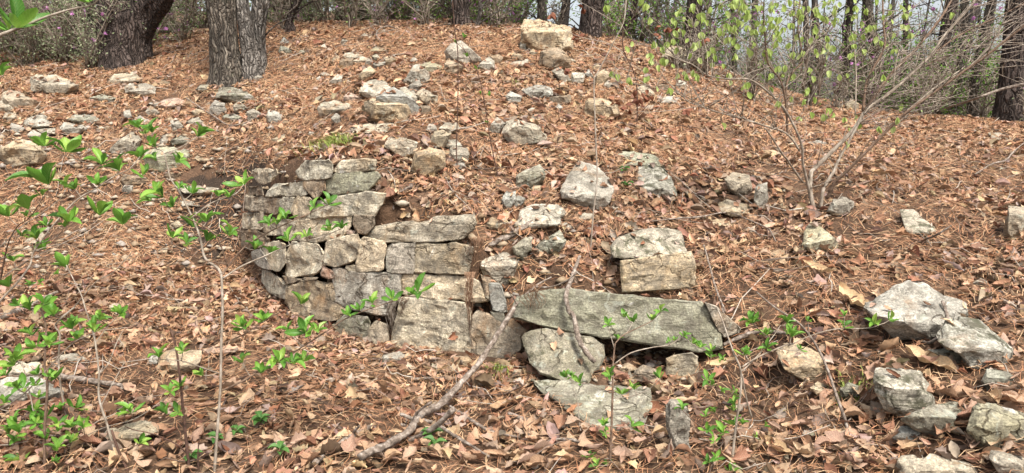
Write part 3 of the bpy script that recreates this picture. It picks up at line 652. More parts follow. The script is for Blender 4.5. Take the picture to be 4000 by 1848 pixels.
Q1|white|.3|388,382 440,345 540,330 622,370 602,392 430,397|small white stone half covered by leaves on the left floor
Q1|tan|.35|1120,462 1150,340 1260,305 1432,320 1422,390 1390,452 1250,467|flat tan stone on the forest floor behind the dark bare stem
Q1|grey|.4|1052,412 1090,345 1142,350 1122,422|grey stone touching the left side of the flat tan floor stone
Q1|pink|.3|1460,302 1540,280 1692,290 1702,312 1600,342 1480,342|long low pinkish stone on the floor left of the slender stem
Q1|tan|.3|740,942 780,880 1000,820 1112,840 1122,890 960,952 820,962|yellow tan stone at the bottom left in leaf litter
Q2|white|.45|888,392 920,345 1020,320 1062,345 990,392 910,407|small white stone on the floor before the granite base block
Q2|tan|.6|1408,402 1420,355 1510,350 1552,390 1522,432 1430,442|cream lump at the wall foot left of the fallen branch
Q2|tan|.6|1838,502 1850,445 1902,450 1892,502|topmost of three small pale stones at the wall foot
Q2|tan|.6|1843,522 1890,505 1897,540 1850,552|middle of three small pale stones at the wall foot
Q2|tan|.5|1845,568 1850,552 1902,548 1900,580 1860,585|lowest of three small pale stones at the wall foot
"""
for line in STONES.strip().split('\n'):
    reg, mt, r, s, lab = line.split('|'); loose(pts(reg, s), mt, lab, float(r))
# the collapsed end of the wall: big stones that carry one another
def placed(poly, mat, label, dep, thick=.35, proud=0, name='stone'):
    me, base = wall_stone(poly, mat, None, thick, proud, dep, 1.0, (0, 1), .02); o = link(name, me, None, base); return tag(o, label, 'stone')
placed(pts('F', '1997,1241 2001,1201 2018,1154 2129,1130 2209,1128 2320,1143 2438,1150 2594,1168 2741,1178 2790,1215 2815,1290 2822,1362 2757,1382 2523,1347 2403,1320 2294,1300 2087,1271'), 'slab', 'long olive grey slab bridging the hollow at the broken end of the wall', lambda x, y: 4.30 + .0004 * (1330 - y) - .00008 * (x - 2000), .42)
placed(pts('F', '2750,1178 2800,1196 2896,1283 2887,1302 2832,1322 2805,1300'), 'white', 'pale pointed stone at the right end of the long olive slab', lambda x, y: 4.22, .3)
placed(pts('F', '2038,1318 2051,1302 2115,1275 2203,1292 2320,1322 2367,1345 2347,1433 2320,1473 2297,1493 2203,1495 2108,1460 2068,1419 2051,1376'), 'mossy', 'big lichen mottled boulder carrying the left of the long olive slab', lambda x, y: 4.12 + .0011 * (1380 - y) + .0000045 * (x - 2200) ** 2, .45)
placed(pts('F', '2065,1478 2163,1485 2283,1497 2414,1500 2545,1515 2550,1592 2530,1680 2463,1690 2349,1695 2289,1651 2191,1585 2109,1530'), 'mossy', 'half buried grey base stone below the lichen mottled boulder', lambda x, y: 3.95 - .0026 * (y - 1490) - .0002 * (x - 2300), .45)
placed(pts('F', '2598,1465 2602,1401 2642,1384 2703,1376 2726,1394 2731,1455 2716,1478 2676,1482'), 'tan', 'tan block standing under the right of the long olive slab', lambda x, y: 4.14, .3)
loose(pts('F', '2605,1660 2607,1573 2640,1568 2690,1600 2694,1750 2645,1775'), 'grey', 'narrow grey stone slab tilted upright in the foreground leaves', .8)
placed(pts('F', '2382,965 2412,929 2488,900 2547,906 2606,888 2659,906 2690,976 2688,990 2488,1012 2388,1008'), 'spot', 'white upper stone of the two tier block above the long slab', lambda x, y: 4.80 + .0022 * (1005 - y), .30)
placed(pts('F', '2420,1020 2535,1000 2704,977 2720,1047 2718,1106 2704,1128 2535,1140 2428,1143'), 'tan', 'squared tan lower stone of the two tier block above the long slab', lambda x, y: 4.72 + .0002 * (1140 - y), .36)
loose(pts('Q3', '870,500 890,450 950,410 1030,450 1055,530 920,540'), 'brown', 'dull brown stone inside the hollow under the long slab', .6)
loose(pts('Q3', '765,448 820,412 838,446 800,465'), 'tan', 'small tan chip on the soil inside the hollow', .5)
loose(pts('Q3', '740,500 790,470 830,490 800,505'), 'tan', 'flat tan flake at the mouth of the hollow', .3)

# ------------------------------------------------------------------ tubes
def smooth_path(P, R, sub=4):
    P = [Vector(p) for p in P]
    if len(P) < 3 or sub < 2:
        return P, list(R)
    Q, S = [], []
    for i in range(len(P) - 1):
        a, b, c, d = P[max(i - 1, 0)], P[i], P[i + 1], P[min(i + 2, len(P) - 1)]
        for k in range(sub):
            t = k / sub
            Q.append(.5 * ((2 * b) + (c - a) * t + (2 * a - 5 * b + 4 * c - d) * t * t + (3 * b - a - 3 * c + d) * t ** 3)); S.append(R[i] * (1 - t) + R[i + 1] * t)
    Q.append(P[-1]); S.append(R[-1]); return Q, S
class Geo:
    def __init__(s): s.V, s.Q, s.C = [], [], []; s.n = 0
    def add(s, V, Q, col=None):
        s.V.append(np.asarray(V, np.float32)); s.Q.append(np.asarray(Q, np.int64) + s.n); s.n += len(V)
        if col is not None: s.C.append(np.broadcast_to(np.asarray(col, np.float32), (len(V), 3)))
    def tube(s, P, R, sides=6, sub=3, wob=0.0, col=None):
        P, R = smooth_path(P, R, sub); V = []; up = Vector((.31, .17, .93))
        for i, p in enumerate(P):
            t = (P[min(i + 1, len(P) - 1)] - P[max(i - 1, 0)])
            if t.length < 1e-9: t = Vector((0, 0, 1))
            t.normalize(); a = t.cross(up)
            if a.length < .05: a = t.cross(Vector((1, 0, 0)))
            a.normalize(); b = t.cross(a)
            for k in range(sides):
                th = 2 * math.pi * k / sides; r = R[i] * (1 + wob * mnoise.noise(Vector((k * 1.7, i * .6, P[0].x * 9))))
                V.append(p + (a * math.cos(th) + b * math.sin(th)) * r)
        m = len(P); Q = [(i * sides + k, i * sides + (k + 1) % sides, (i + 1) * sides + (k + 1) % sides, (i + 1) * sides + k) for i in range(m - 1) for k in range(sides)]
        c = len(V); V.append(P[-1]); V.append(P[0])
        for k in range(0, sides, 2):
            Q.append(((m - 1) * sides + k, (m - 1) * sides + (k + 1) % sides, (m - 1) * sides + (k + 2) % sides, c)); Q.append((k, c + 1, (k + 2) % sides, (k + 1) % sides))
        s.add([list(v) for v in V], Q, col)
    def mesh(s, name, mat, origin=(0, 0, 0), smooth=True):
        V = np.concatenate(s.V) - np.array(origin, np.float32); C = np.concatenate(s.C) if s.C else None
        return mesh_np(name, V, np.concatenate(s.Q), mat, 4, smooth, C)

# ------------------------------------------------------------------ leaf shapes
def leaf_shape(nu, w=.5, serr=0.0, cup=.25, bend=.2, roll=0.0, twist=0.0, tip=.6, seed=0, stalk=.0):
    """blade along +Y, length 1; rows of three (or five) points"""
    r = random.Random(seed); V, U = [], []; cols = 5 if nu > 4 else 3
    for i in range(nu + 1):
        v = i / nu; wd = w * .5 * (math.sin(math.pi * (v ** tip) * .97 + .03) ** .8 + .02)
        if serr: wd *= 1 + serr * ((-1) ** i) * .5 + r.uniform(-.12, .12)
        for j in range(cols):
            q = -1 + 2 * j / (cols - 1); x = q * wd; z = cup * w * q * q * (wd / w) * 2
            if roll:
                an = q * roll * math.pi; rad = wd / (roll * math.pi); x, z = rad * math.sin(an), rad * (1 - math.cos(an))
            z += bend * (v - .45) ** 2 * 1.3 + r.uniform(-.02, .02) * (2 if serr else 1)
            tw = twist * (v - .5); x, z = x * math.cos(tw) - z * math.sin(tw), x * math.sin(tw) + z * math.cos(tw)
            V.append((x, v, z)); U.append((.5 + .5 * q, v))
    Q = [(i * cols + j, i * cols + j + 1, (i + 1) * cols + j + 1, (i + 1) * cols + j) for i in range(nu) for j in range(cols - 1)]
    return np.array(V, np.float32), np.array(Q), np.array(U, np.float32)
DRY_NEAR = [leaf_shape(8, w, se, cu, be, ro, tw, ti, 30 + i) for i, (w, se, cu, be, ro, tw, ti) in enumerate([
    (.55, .30, .35, .35, 0, .4, 1.3), (.50, .28, -.25, .5, 0, -.6, 1.3), (.60, .32, .6, .1, 0, .8, 1.2), (.55, .2, .2, -.4, 0, .3, 1.4), (.5, .1, 0, .15, .55, .2, 1.0),
    (.42, .1, .5, .6, 0, -.9, 1.0), (.6, .26, -.5, .3, 0, .5, 1.35), (.48, .05, 0, .3, .8, -.3, 1.0), (.62, .3, .15, .7, 0, 1.1, 1.3), (.45, .12, .8, -.3, 0, .2, 1.0)])]
DRY_FAR = [leaf_shape(3, w, 0, cu, be, 0, tw, 1.1, 60 + i) for i, (w, cu, be, tw) in enumerate([(.55, .4, .4, .5), (.6, -.3, .6, -.7), (.5, .7, -.3, .9), (.62, .2, .7, -.3), (.45, .9, .2, .2), (.58, -.6, -.4, .6)])]
def ground_normal(x, y):
    e = .06; gx = (H(x + e, y) - H(x - e, y)) / (2 * e); gy = (H(x, y + e) - H(x, y - e)) / (2 * e)
    nn = np.stack([-gx, -gy, np.ones_like(gx)], -1); return nn / np.linalg.norm(nn, axis=-1, keepdims=True)
def frames(N, nrm, tilt):
    """random leaf frames (N,3,3): columns x,y,z; z about the ground normal, tilted"""
    z = nrm + rng.normal(0, 1, (N, 3)) * tilt; z /= np.linalg.norm(z, axis=1, keepdims=True)
    a = rng.normal(0, 1, (N, 3)); y = a - (a * z).sum(1, keepdims=True) * z; y /= np.linalg.norm(y, axis=1, keepdims=True)
    return np.stack([np.cross(y, z), y, z], -1)
def scatter_pts(N, y0=2.3, y1=13.2, margin=420):
    y = np.sqrt(rng.uniform(y0 ** 2, y1 ** 2, N)); x = rng.uniform(-1, 1, N) * .86 * y
    ok = np.abs(x) < 8.1; x, y = x[ok], y[ok]; z = H(x, y); px, py = proj(np.stack([x, y, z], -1))
    ok = (px > -margin) & (px < 4000 + margin) & (py < 1848 + margin) & (py > -200)
    return x[ok], y[ok], z[ok], px[ok], py[ok]
def on_stone(px, py):
    i = np.clip((py / 4).astype(int), 0, 461); j = np.clip((px / 4).astype(int), 0, 999)
    return MASK[i, j] & (px > 0) & (px < 4000) & (py > 0) & (py < 1848)
def bankness(x, y):
    t = (y - np.interp(x, WX, WY)) / np.interp(x, WX, WW); return ((t > .05) & (t < .95) & (x < 1.0)), t
DRYCOL = np.array([(.36, .20, .12), (.47, .31, .20), (.42, .28, .205), (.27, .125, .07), (.52, .36, .23), (.40, .30, .24), (.33, .19, .115), (.45, .29, .18), (.23, .135, .085)])
def scatter_mesh(shapes, x, y, z, R, S, cols, lift, G):
    pick = rng.integers(0, len(shapes), len(x))
    for k, (V, Q, U) in enumerate(shapes):
        m = np.nonzero(pick == k)[0]
        if not len(m): continue
        L = V[None] * S[m, None, None]; L[:, :, 1] -= S[m, None] * .5
        Wd = np.einsum('nij,nvj->nvi', R[m], L) + np.stack([x[m], y[m], z[m] + lift[m]], -1)[:, None]
        nv = len(V); Fq = (Q[None] + (np.arange(len(m)) * nv)[:, None, None]).reshape(-1, 4)
        G.add(Wd.reshape(-1, 3), Fq, np.repeat(cols[m], nv, 0))
# ------------------------------------------------------------------ leaf litter and needles
x, y, z, px, py = scatter_pts(135000); nr = ground_normal(x, y); bk, bt = bankness(x, y); N = len(x)
patch = vnoise(x * .9 + 20, y * .9) + .6 * vnoise(x * 2.3, y * 2.3 + 7)
keep = ((nr[:, 2] > .62) | ((nr[:, 2] > .26) & (x > -1.4) & (bt > .2))) & ~on_stone(px, py) & (~bk | (rng.random(N) < np.where((x > -1.4) & (bt > .2), .95, .05))) & (rng.random(N) < np.maximum(np.clip(.82 + patch * 1.8, .12, 1), ((x > -.6) & (x < 1.3) & (y > 4.55) & (y < 5.8)) * 1.0)) & (rng.random(N) < np.interp(y, [2.5, 6, 8, 12], [.95, .78, .56, .44]))
x, y, z, nr = x[keep], y[keep], z[keep], nr[keep]; N = len(x)
S = np.clip(rng.lognormal(math.log(.062), .40, N), .018, .14)
c = DRYCOL[rng.integers(0, len(DRYCOL), N)] * np.clip(rng.normal(.77, .24, (N, 1)), .25, 1.2) * np.array([.95, .95, .935]) * (1 + rng.normal(0, .05, (N, 3)))
R = frames(N, nr, .30); lift = rng.uniform(.003, .036, N); G = Geo(); near = y < 5.6
for msk, sh in ((near, DRY_NEAR), (~near, DRY_FAR)): scatter_mesh(sh, x[msk], y[msk], z[msk], R[msk], S[msk], np.clip(c[msk], .02, .8), lift[msk], G)
# leaves banked against the stones and lying on them
from mathutils.bvhtree import BVHTree
bx = []
for poly, Yq in OUTL:
    ys = [p[1] for p in poly]; xs = [p[0] for p in poly]; mid = .55 * max(ys) + .45 * min(ys)
    for _ in range(max(1, int((max(xs) - min(xs)) / 20))):
        i = random.randrange(len(poly)); p, q = poly[i - 1], poly[i]; t = random.random(); X, Yp = p[0] + (q[0] - p[0]) * t, p[1] + (q[1] - p[1]) * t
        if Yp < mid or Yp > 1846: continue
        h_ = hit(X, Yp + random.uniform(-6, 10)); bx.append((h_.x + random.uniform(-.02, .02), h_.y + random.uniform(-.05, .02), h_.z + random.uniform(.015, .055), 0, -.35, .94))
for me, base in STONE_ME:
    co = [v.co + base for v in me.vertices]; xs = [c.x for c in co]; ys = [c.y for c in co]; area = (max(xs) - min(xs)) * (max(ys) - min(ys)); zt = max(c.z for c in co) + .1
    if area < .012: continue
    tr = BVHTree.FromPolygons(co, [tuple(p.vertices) for p in me.polygons])
    for _ in range(int(3 + area * 75)):
        X, Yp = random.uniform(min(xs), max(xs)), random.uniform(min(ys), max(ys)); l_, n_, _, _ = tr.ray_cast(Vector((X, Yp, zt)), Vector((0, 0, -1)))
        if l_ is None or n_.z < .55 or l_.z < float(H(l_.x, l_.y)) - .02 or random.random() < .5: continue
        bx.append((l_.x, l_.y, l_.z + .006, *n_))
bx = np.array(bx); nb = len(bx); Sb = rng.uniform(.035, .085, nb); cb = DRYCOL[rng.integers(0, len(DRYCOL), nb)] * np.clip(rng.normal(.82, .22, (nb, 1)), .3, 1.2)
scatter_mesh(DRY_NEAR, bx[:, 0], bx[:, 1], bx[:, 2], frames(nb, bx[:, 3:], .22), Sb, cb, rng.uniform(0, .01, nb), G)
litter = link('leaf_litter', G.mesh('leaf_litter', M_LITTER)); tag(litter, 'brown carpet of dry fallen oak leaves covering the slope', 'leaf litter', kind='stuff')
# single leaves lying on top in the foreground
dry_me = []
for i, (V, Q, U) in enumerate(DRY_NEAR):
    V2 = V.copy(); V2[:, 1] -= .5; dry_me.append(mesh_np('fallen_leaf', V2, Q, M_DRY, 4, True, None, U))
x, y, z, px, py = scatter_pts(5200, 2.45, 5.0, 0); nr = ground_normal(x, y); ok = np.nonzero((nr[:, 2] > .75) & ~on_stone(px, py) & (py < 1840) & (py > 950))[0]
order = ok[np.argsort(y[ok] + rng.random(len(ok)) * .9)][:300]; Rf = frames(len(x), nr, .30)
for i in order:
    s = random.uniform(.065, .115); o = link('leaf', random.choice(dry_me), litter)
    M = Matrix([list(q) for q in Rf[i]]).to_4x4(); M.translation = (x[i], y[i], z[i] + random.uniform(.03, .055)); o.matrix_local = M @ Matrix.Diagonal((s, s, s, 1))
# pine needles
x, y, z, px, py = [np.concatenate(q) for q in zip(scatter_pts(190000), scatter_pts(120000, 6.2, 12.8))]; nr = ground_normal(x, y); bk, bt = bankness(x, y); N = len(x)
patch = vnoise(x * 1.3 + 3, y * 1.3 + 31)
keep = (nr[:, 2] > .3) & ~on_stone(px, py) & (rng.random(N) < np.maximum(np.clip(.85 + patch * 1.5, .25, 1), ((x > -.6) & (x < 1.3) & (y > 4.55) & (y < 5.8)) * 1.0))
x, y, z, nr = x[keep], y[keep], z[keep], nr[keep]; N = len(x)
R = frames(N, nr, .2)
# needles drift into loose swirls
sw = 9 * vnoise(x * .8 + 40, y * .8) + rng.normal(0, .75, N); a = np.stack([np.cos(sw), np.sin(sw), np.zeros(N)], -1); yv = a - (a * R[:, :, 2]).sum(1, keepdims=True) * R[:, :, 2]; yv /= np.linalg.norm(yv, axis=1, keepdims=True)
R = np.stack([np.cross(yv, R[:, :, 2]), yv, R[:, :, 2]], -1); L = rng.uniform(.06, .12, N)[:, None, None]; wd = (.0016 + .0003 * y)[:, None, None]
tv = np.array([(-1, -.5, 0), (1, -.5, 0), (-1, 0, .10), (1, 0, .10), (-.4, .5, 0), (.4, .5, 0)], np.float32)
B = np.empty((N, 6, 3), np.float32); B[:, :, 0:1] = tv[None, :, 0:1] * wd / 2; B[:, :, 1:2] = tv[None, :, 1:2] * L; B[:, :, 2:3] = tv[None, :, 2:3] * L * rng.uniform(-1, 1.6, (N, 1, 1))
B[:, 2:4, 0] += rng.normal(0, .008, (N, 1))
Wd = np.einsum('nij,nvj->nvi', R, B) + np.stack([x, y, z + rng.uniform(.008, .05, N)], -1)[:, None]
Fq = (np.array([(0, 1, 3, 2), (2, 3, 5, 4)])[None] + (np.arange(N) * 6)[:, None, None]).reshape(-1, 4)
nc = np.array([(.36, .18, .09), (.27, .125, .062), (.44, .25, .135), (.20, .095, .05), (.48, .32, .185)])[rng.integers(0, 5, N)] * rng.uniform(.75, 1.2, (N, 1))
needles = link('pine_needles', mesh_np('pine_needles', Wd.reshape(-1, 3), Fq, M_NEEDLE, 4, False, np.repeat(nc, 6, 0))); tag(needles, 'rust brown pine needles strewn over the whole slope', 'pine needles', kind='stuff')
# gravel on the eroded bank and in the hollow, fine twigs
G = Geo(); x, y, z, px, py = scatter_pts(60000, 3.9, 9.2, 0); bk, bt = bankness(x, y); hollow = (np.abs(x - .62) < .45) & (y > 3.95) & (y < 4.75)
up = (bt > .9) & (bt < 2.2) & (x < -1.6)
keep = np.nonzero((bk | hollow | (up & (rng.random(len(x)) < .25))) & ~on_stone(px, py))[0][:1700]
oct_v = np.array([(1, 0, 0), (.3, .95, .1), (-1, .1, 0), (-.2, -.9, 0), (.1, 0, .7), (0, .1, -.7)], np.float32)
oct_q = np.array([(0, 1, 4, 4), (1, 2, 4, 4), (2, 3, 4, 4), (3, 0, 4, 4), (1, 0, 5, 5), (2, 1, 5, 5), (3, 2, 5, 5), (0, 3, 5, 5)])
tri = oct_q[:, :3]; GV, GF, GC = [], [], []
for q, i in enumerate(keep):
    s = random.choice([.006, .009, .013, .02, .03, .048]) * random.uniform(.7, 1.2); a = random.random() * 6.3
    v = oct_v * np.array([s * 1.3, s, s * .8]) * rng.uniform(.7, 1.3, (6, 1)); v = np.stack([v[:, 0] * math.cos(a) - v[:, 1] * math.sin(a), v[:, 0] * math.sin(a) + v[:, 1] * math.cos(a), v[:, 2]], -1) + np.array([x[i], y[i], z[i] + s * .3])
    GV.append(v); GF.append(tri + 6 * q); cc = random.choice([(.33, .25, .165), (.26, .19, .12), (.38, .32, .245), (.20, .13, .075), (.30, .26, .22)]); GC.append(np.tile(cc, (6, 1)))
gravel = link('bank_gravel', mesh_np('bank_gravel', np.concatenate(GV), np.concatenate(GF), M_LITTER, 3, False, np.concatenate(GC))); tag(gravel, 'loose tan gravel and stone chips on the eroded earth bank', 'gravel', kind='stuff')
G = Geo(); x, y, z, px, py = scatter_pts(2600, 2.4, 12.5, 200); ok = np.nonzero(~on_stone(px, py))[0][:1150]
for i in ok:
    L = random.uniform(.12, .55); a = random.random() * 6.3; P = []; r0 = random.uniform(.0012, .0032) * (1 + .08 * y[i])
    for k in range(5):
        f = k / 4 - .5; xx = x[i] + math.cos(a) * f * L + random.uniform(-.012, .012); yy = y[i] + math.sin(a) * f * L + random.uniform(-.012, .012)
        P.append(Vector((xx, yy, float(H(xx, yy)) + .03 + random.uniform(0, .03) + .10 * f * random.choice([0, 0, 1]))))
    G.tube(P, [r0, r0, r0 * .9, r0 * .8, r0 * .5], 3, 1, 0, random.choice([(.30, .25, .20), (.20, .15, .115), (.40, .35, .29), (.12, .08, .06)]))
twl = link('twig_litter', G.mesh('twig_litter', M_NEEDLE)); tag(twl, 'thin dead twigs scattered through the leaf litter', 'twigs', kind='stuff')

# ------------------------------------------------------------------ trees
crown_me = []
for s in range(3):
    r = np.random.default_rng(40 + s); G = Geo(); n_ = 1400
    cl = r.normal(0, 1, (26, 3)) * np.array([1.6, 1.6, 1.0]); c = cl[r.integers(0, 26, n_)] + r.normal(0, .32, (n_, 3))
    a = r.normal(0, 1, (n_, 3)); a /= np.linalg.norm(a, axis=1, keepdims=True); b = np.cross(a, r.normal(0, 1, (n_, 3))); b /= np.linalg.norm(b, axis=1, keepdims=True)
    V = np.stack([c - a * .05, c + b * .028, c + a * .05, c - b * .028], 1).reshape(-1, 3)
    col = np.repeat(np.array([(.10, .17, .035), (.15, .22, .05), (.07, .12, .03)])[r.integers(0, 3, n_)], 4, 0)
    crown_me.append(mesh_np('crown', V, np.arange(n_ * 4).reshape(-1, 4), M_FOL, 4, False, col))
def trunk_geo(G, P, R, sides, ridge, seed, flare=.5):
    P, R = smooth_path(P, R, 7); V = []; m = len(P)
    for i, p in enumerate(P):
        t = (P[min(i + 1, m - 1)] - P[max(i - 1, 0)]).normalized(); a = t.cross(Vector((0, 1, 0))).normalized(); b = t.cross(a); h = (p - P[0]).length
        for k in range(sides):
            th = 2 * math.pi * k / sides; ct, sn = math.cos(th), math.sin(th)
            fl = 1 + flare * math.exp(-h / .22) * (.6 + .6 * mnoise.noise(Vector((ct * 1.5, sn * 1.5, seed))))
            rd = 1.4 * ridge * (mnoise.noise(Vector((ct * 5, sn * 5, h * 1.3 + seed))) + .8 * mnoise.noise(Vector((ct * 11, sn * 11, h * 3.1 + seed))))
            V.append(list(p + (a * ct + b * sn) * R[i] * (fl + rd)))
    Q = [(i * sides + k, i * sides + (k + 1) % sides, (i + 1) * sides + (k + 1) % sides, (i + 1) * sides + k) for i in range(m - 1) for k in range(sides)]
    G.add(V, Q)
def tree(label, base, trunks, kind, group=None, ridge=.10, crown=True, Y=None, hgt=7.0, flare=.5):
    """trunks: list of (photo points up the trunk, width in photo pixels at each); continued above the frame"""
    b = hit(*base) if Y is None else at(base[0], base[1], Y)
    if Y is not None: b.z = float(H(b.x, b.y))
    Y0 = b.y + .0; root = empty('tree', b)
    tag(root, label, 'tree', group); top = None
    for ti, (ps, ws) in enumerate(trunks):
        P = [at(q[0], q[1], Y0 + (q[2] if len(q) > 2 else 0)) for q in ps]; R = [w * Y0 / F / 2 for w in ws]
        if ti == 0 or len(trunks[ti]) > 0:
            g = float(H(P[0].x, P[0].y))
            if P[0].z > g - .12: P.insert(0, Vector((P[0].x, P[0].y, min(g, P[0].z) - .15))); R.insert(0, R[0] * 1.05)
        d = (P[-1] - P[-2]).normalized(); k = 0; q, rr = P[-1].copy(), R[-1]
        while q.z < b.z + hgt:
            q = q + (d + Vector((random.uniform(-.10, .10), random.uniform(-.10, .10), .25))).normalized() * 1.1; rr *= .86; P.append(q.copy()); R.append(rr)
        G = Geo(); trunk_geo(G, P, R, 28 if max(ws) > 60 else 12, ridge, base[0] * .01 + ti * 3, flare)
        link('trunk', G.mesh('trunk', BK[kind if ti == 0 or kind != 'grey' else 'pale'], b), root)
        top = P[-1]
        for j in range(3):
            s0 = P[-2 - j] if len(P) > 4 else P[-1]; e = s0 + Vector((random.uniform(-1.6, 1.6), random.uniform(-1.6, 1.6), random.uniform(.5, 1.5)))
            G = Geo(); G.tube([s0, (s0 + e) / 2 + Vector((0, 0, .2)), e], [R[-1] * .5, R[-1] * .3, R[-1] * .1], 5, 2); link('limb', G.mesh('limb', BK[kind], b), root)
    for j in range(7 if Y is not None else 0):               # low bare limbs and dead spurs
        s0 = P[1].lerp(P[3], random.random()); e = s0 + Vector((random.uniform(-.8, .8), random.uniform(-.6, .3), random.uniform(-.15, .55)))
        m_ = (s0 + e) / 2 + Vector((random.uniform(-.1, .1), 0, random.uniform(-.05, .15))); G = Geo(); G.tube([s0, m_, e], [.014, .009, .003], 5, 3); link('limb', G.mesh('limb', BK[kind], b), root)
    if crown:
        o = link('crown', random.choice(crown_me), root, top - b + Vector((0, 0, .3))); o.rotation_euler = (0, 0, random.random() * 6)
    return root
tree('massive dark forked trunk at the upper left edge of the clearing', (497, 243), [
    ([(497, 245), (485, 160), (478, 90), (462, 40), (448, -40)], [165, 160, 165, 135, 118]), ([(520, 170, .05), (545, 100, .05), (585, 40, .0), (632, -40, -.1)], [110, 115, 100, 92])], 'dark', ridge=.12)
tree('grey furrowed twin trunk standing at the head of the left rubble', (905, 315), [
    ([(895, 318), (880, 200), (868, 100), (858, 0), (850, -60)], [112, 98, 96, 104, 104]), ([(992, 306, .02), (975, 200, .05), (955, 90, .08), (944, 0, .12), (938, -60, .14)], [70, 58, 50, 48, 46])], 'grey', ridge=.13, flare=.8)
tree('pale straight trunk just behind the grey twin trunk', (1015, 285), [([(1012, 290), (1005, 180), (1010, 80), (1022, 0), (1030, -50)], [60, 56, 58, 62, 60])], 'pale', Y=10.1, ridge=.12)
tree('thin dark leaning trunk on the crest right of the twin trunks', (1133, 112), [([(1133, 115), (1132, 80), (1145, 40), (1168, 0), (1185, -40)], [40, 26, 24, 24, 22])], 'dark', Y=12.0, flare=.9)
tree('dark straight trunk at the crest behind the middle slope', (1803, 118), [([(1803, 122), (1803, 60), (1800, 0), (1798, -60)], [66, 60, 60, 58])], 'dark', Y=11.8)
tree('slim pale sapling trunk beside the dark straight crest trunk', (1866, 125), [([(1864, 132), (1872, 60), (1877, 0), (1880, -40)], [17, 14, 13, 12])], 'pale', Y=11.6, ridge=.04)
tree('dark trunk at the crest just right of the largest boulder', (2305, 172), [([(2305, 178), (2308, 90), (2320, 0), (2328, -60)], [84, 78, 84, 82])], 'dark', Y=11.0)
tree('dark trunk behind the pale green leaves at the crest', (2705, 200), [([(2700, 230), (2706, 100), (2715, 0), (2720, -60)], [62, 56, 56, 54])], 'dark', Y=11.6)
tree('grey green mossy trunk in the thicket left of the massive forked trunk', (345, 215), [([(372, 225), (330, 130), (300, 50), (270, -30)], [95, 88, 84, 80])], 'grey', Y=12.2, ridge=.14)
tree('bent trunk leaning right behind the crest shrubs in the middle right', (2440, 200), [([(2400, 215), (2432, 130), (2470, 50), (2492, -30)], [22, 20, 20, 18])], 'dark', Y=12.5)
for i, (bx, tx, w, Y, kd, lab) in enumerate([
    (3190, 3150, 34, 11.0, 'grey', 'slim dark trunk behind the left stems of the multi stemmed shrub'), (3265, 3310, 40, 11.8, 'dark', 'dark trunk seen against the sky above the shrub fork'),
    (3430, 3398, 54, 11.2, 'grey', 'grey trunk behind the upright stems of the shrub'), (3520, 3530, 30, 13.0, 'dark', 'thin far trunk between the grey trunk and the leaning pair'),
    (3650, 3720, 66, 10.4, 'dark', 'dark trunk leaning right at the edge of the right clearing'), (3715, 3768, 40, 11.0, 'grey', 'greyish trunk close behind the dark leaning trunk on the right'),
    (3800, 3870, 50, 10.2, 'grey', 'dark trunk left of the broad trunk at the right edge'), (3930, 3990, 120, 9.5, 'dark', 'broad rough dark trunk at the right edge of the view'),
    (2890, 2850, 24, 13.5, 'grey', 'thin trunk in the bright gap left of the multi stemmed shrub'), (2095, 2100, 34, 13.5, 'grey', 'grey trunk in the thicket left of the largest boulder'),
    (1330, 1322, 36, 14.0, 'grey', 'grey trunk far back in the thicket above the brush heap'), (1240, 1236, 30, 14.5, 'grey', 'pale grey trunk far back right of the thin leaning one'),
    (2180, 2196, 30, 14.5, 'dark', 'dark distant trunk behind the largest boulder')]):
    by = 421 - (float(H((bx - 2000) / F * Y, Y)) - 1.6) / Y * F
    tree(lab, (bx, by), [([(bx, by + 8), ((bx * 2 + tx) / 3 + random.uniform(-22, 22), by * .66), (tx + random.uniform(-14, 14), 0), (tx + (tx - bx) * .25, -60)], [w * .85, w * .66, w * .62, w * .6])], kd, Y=Y)

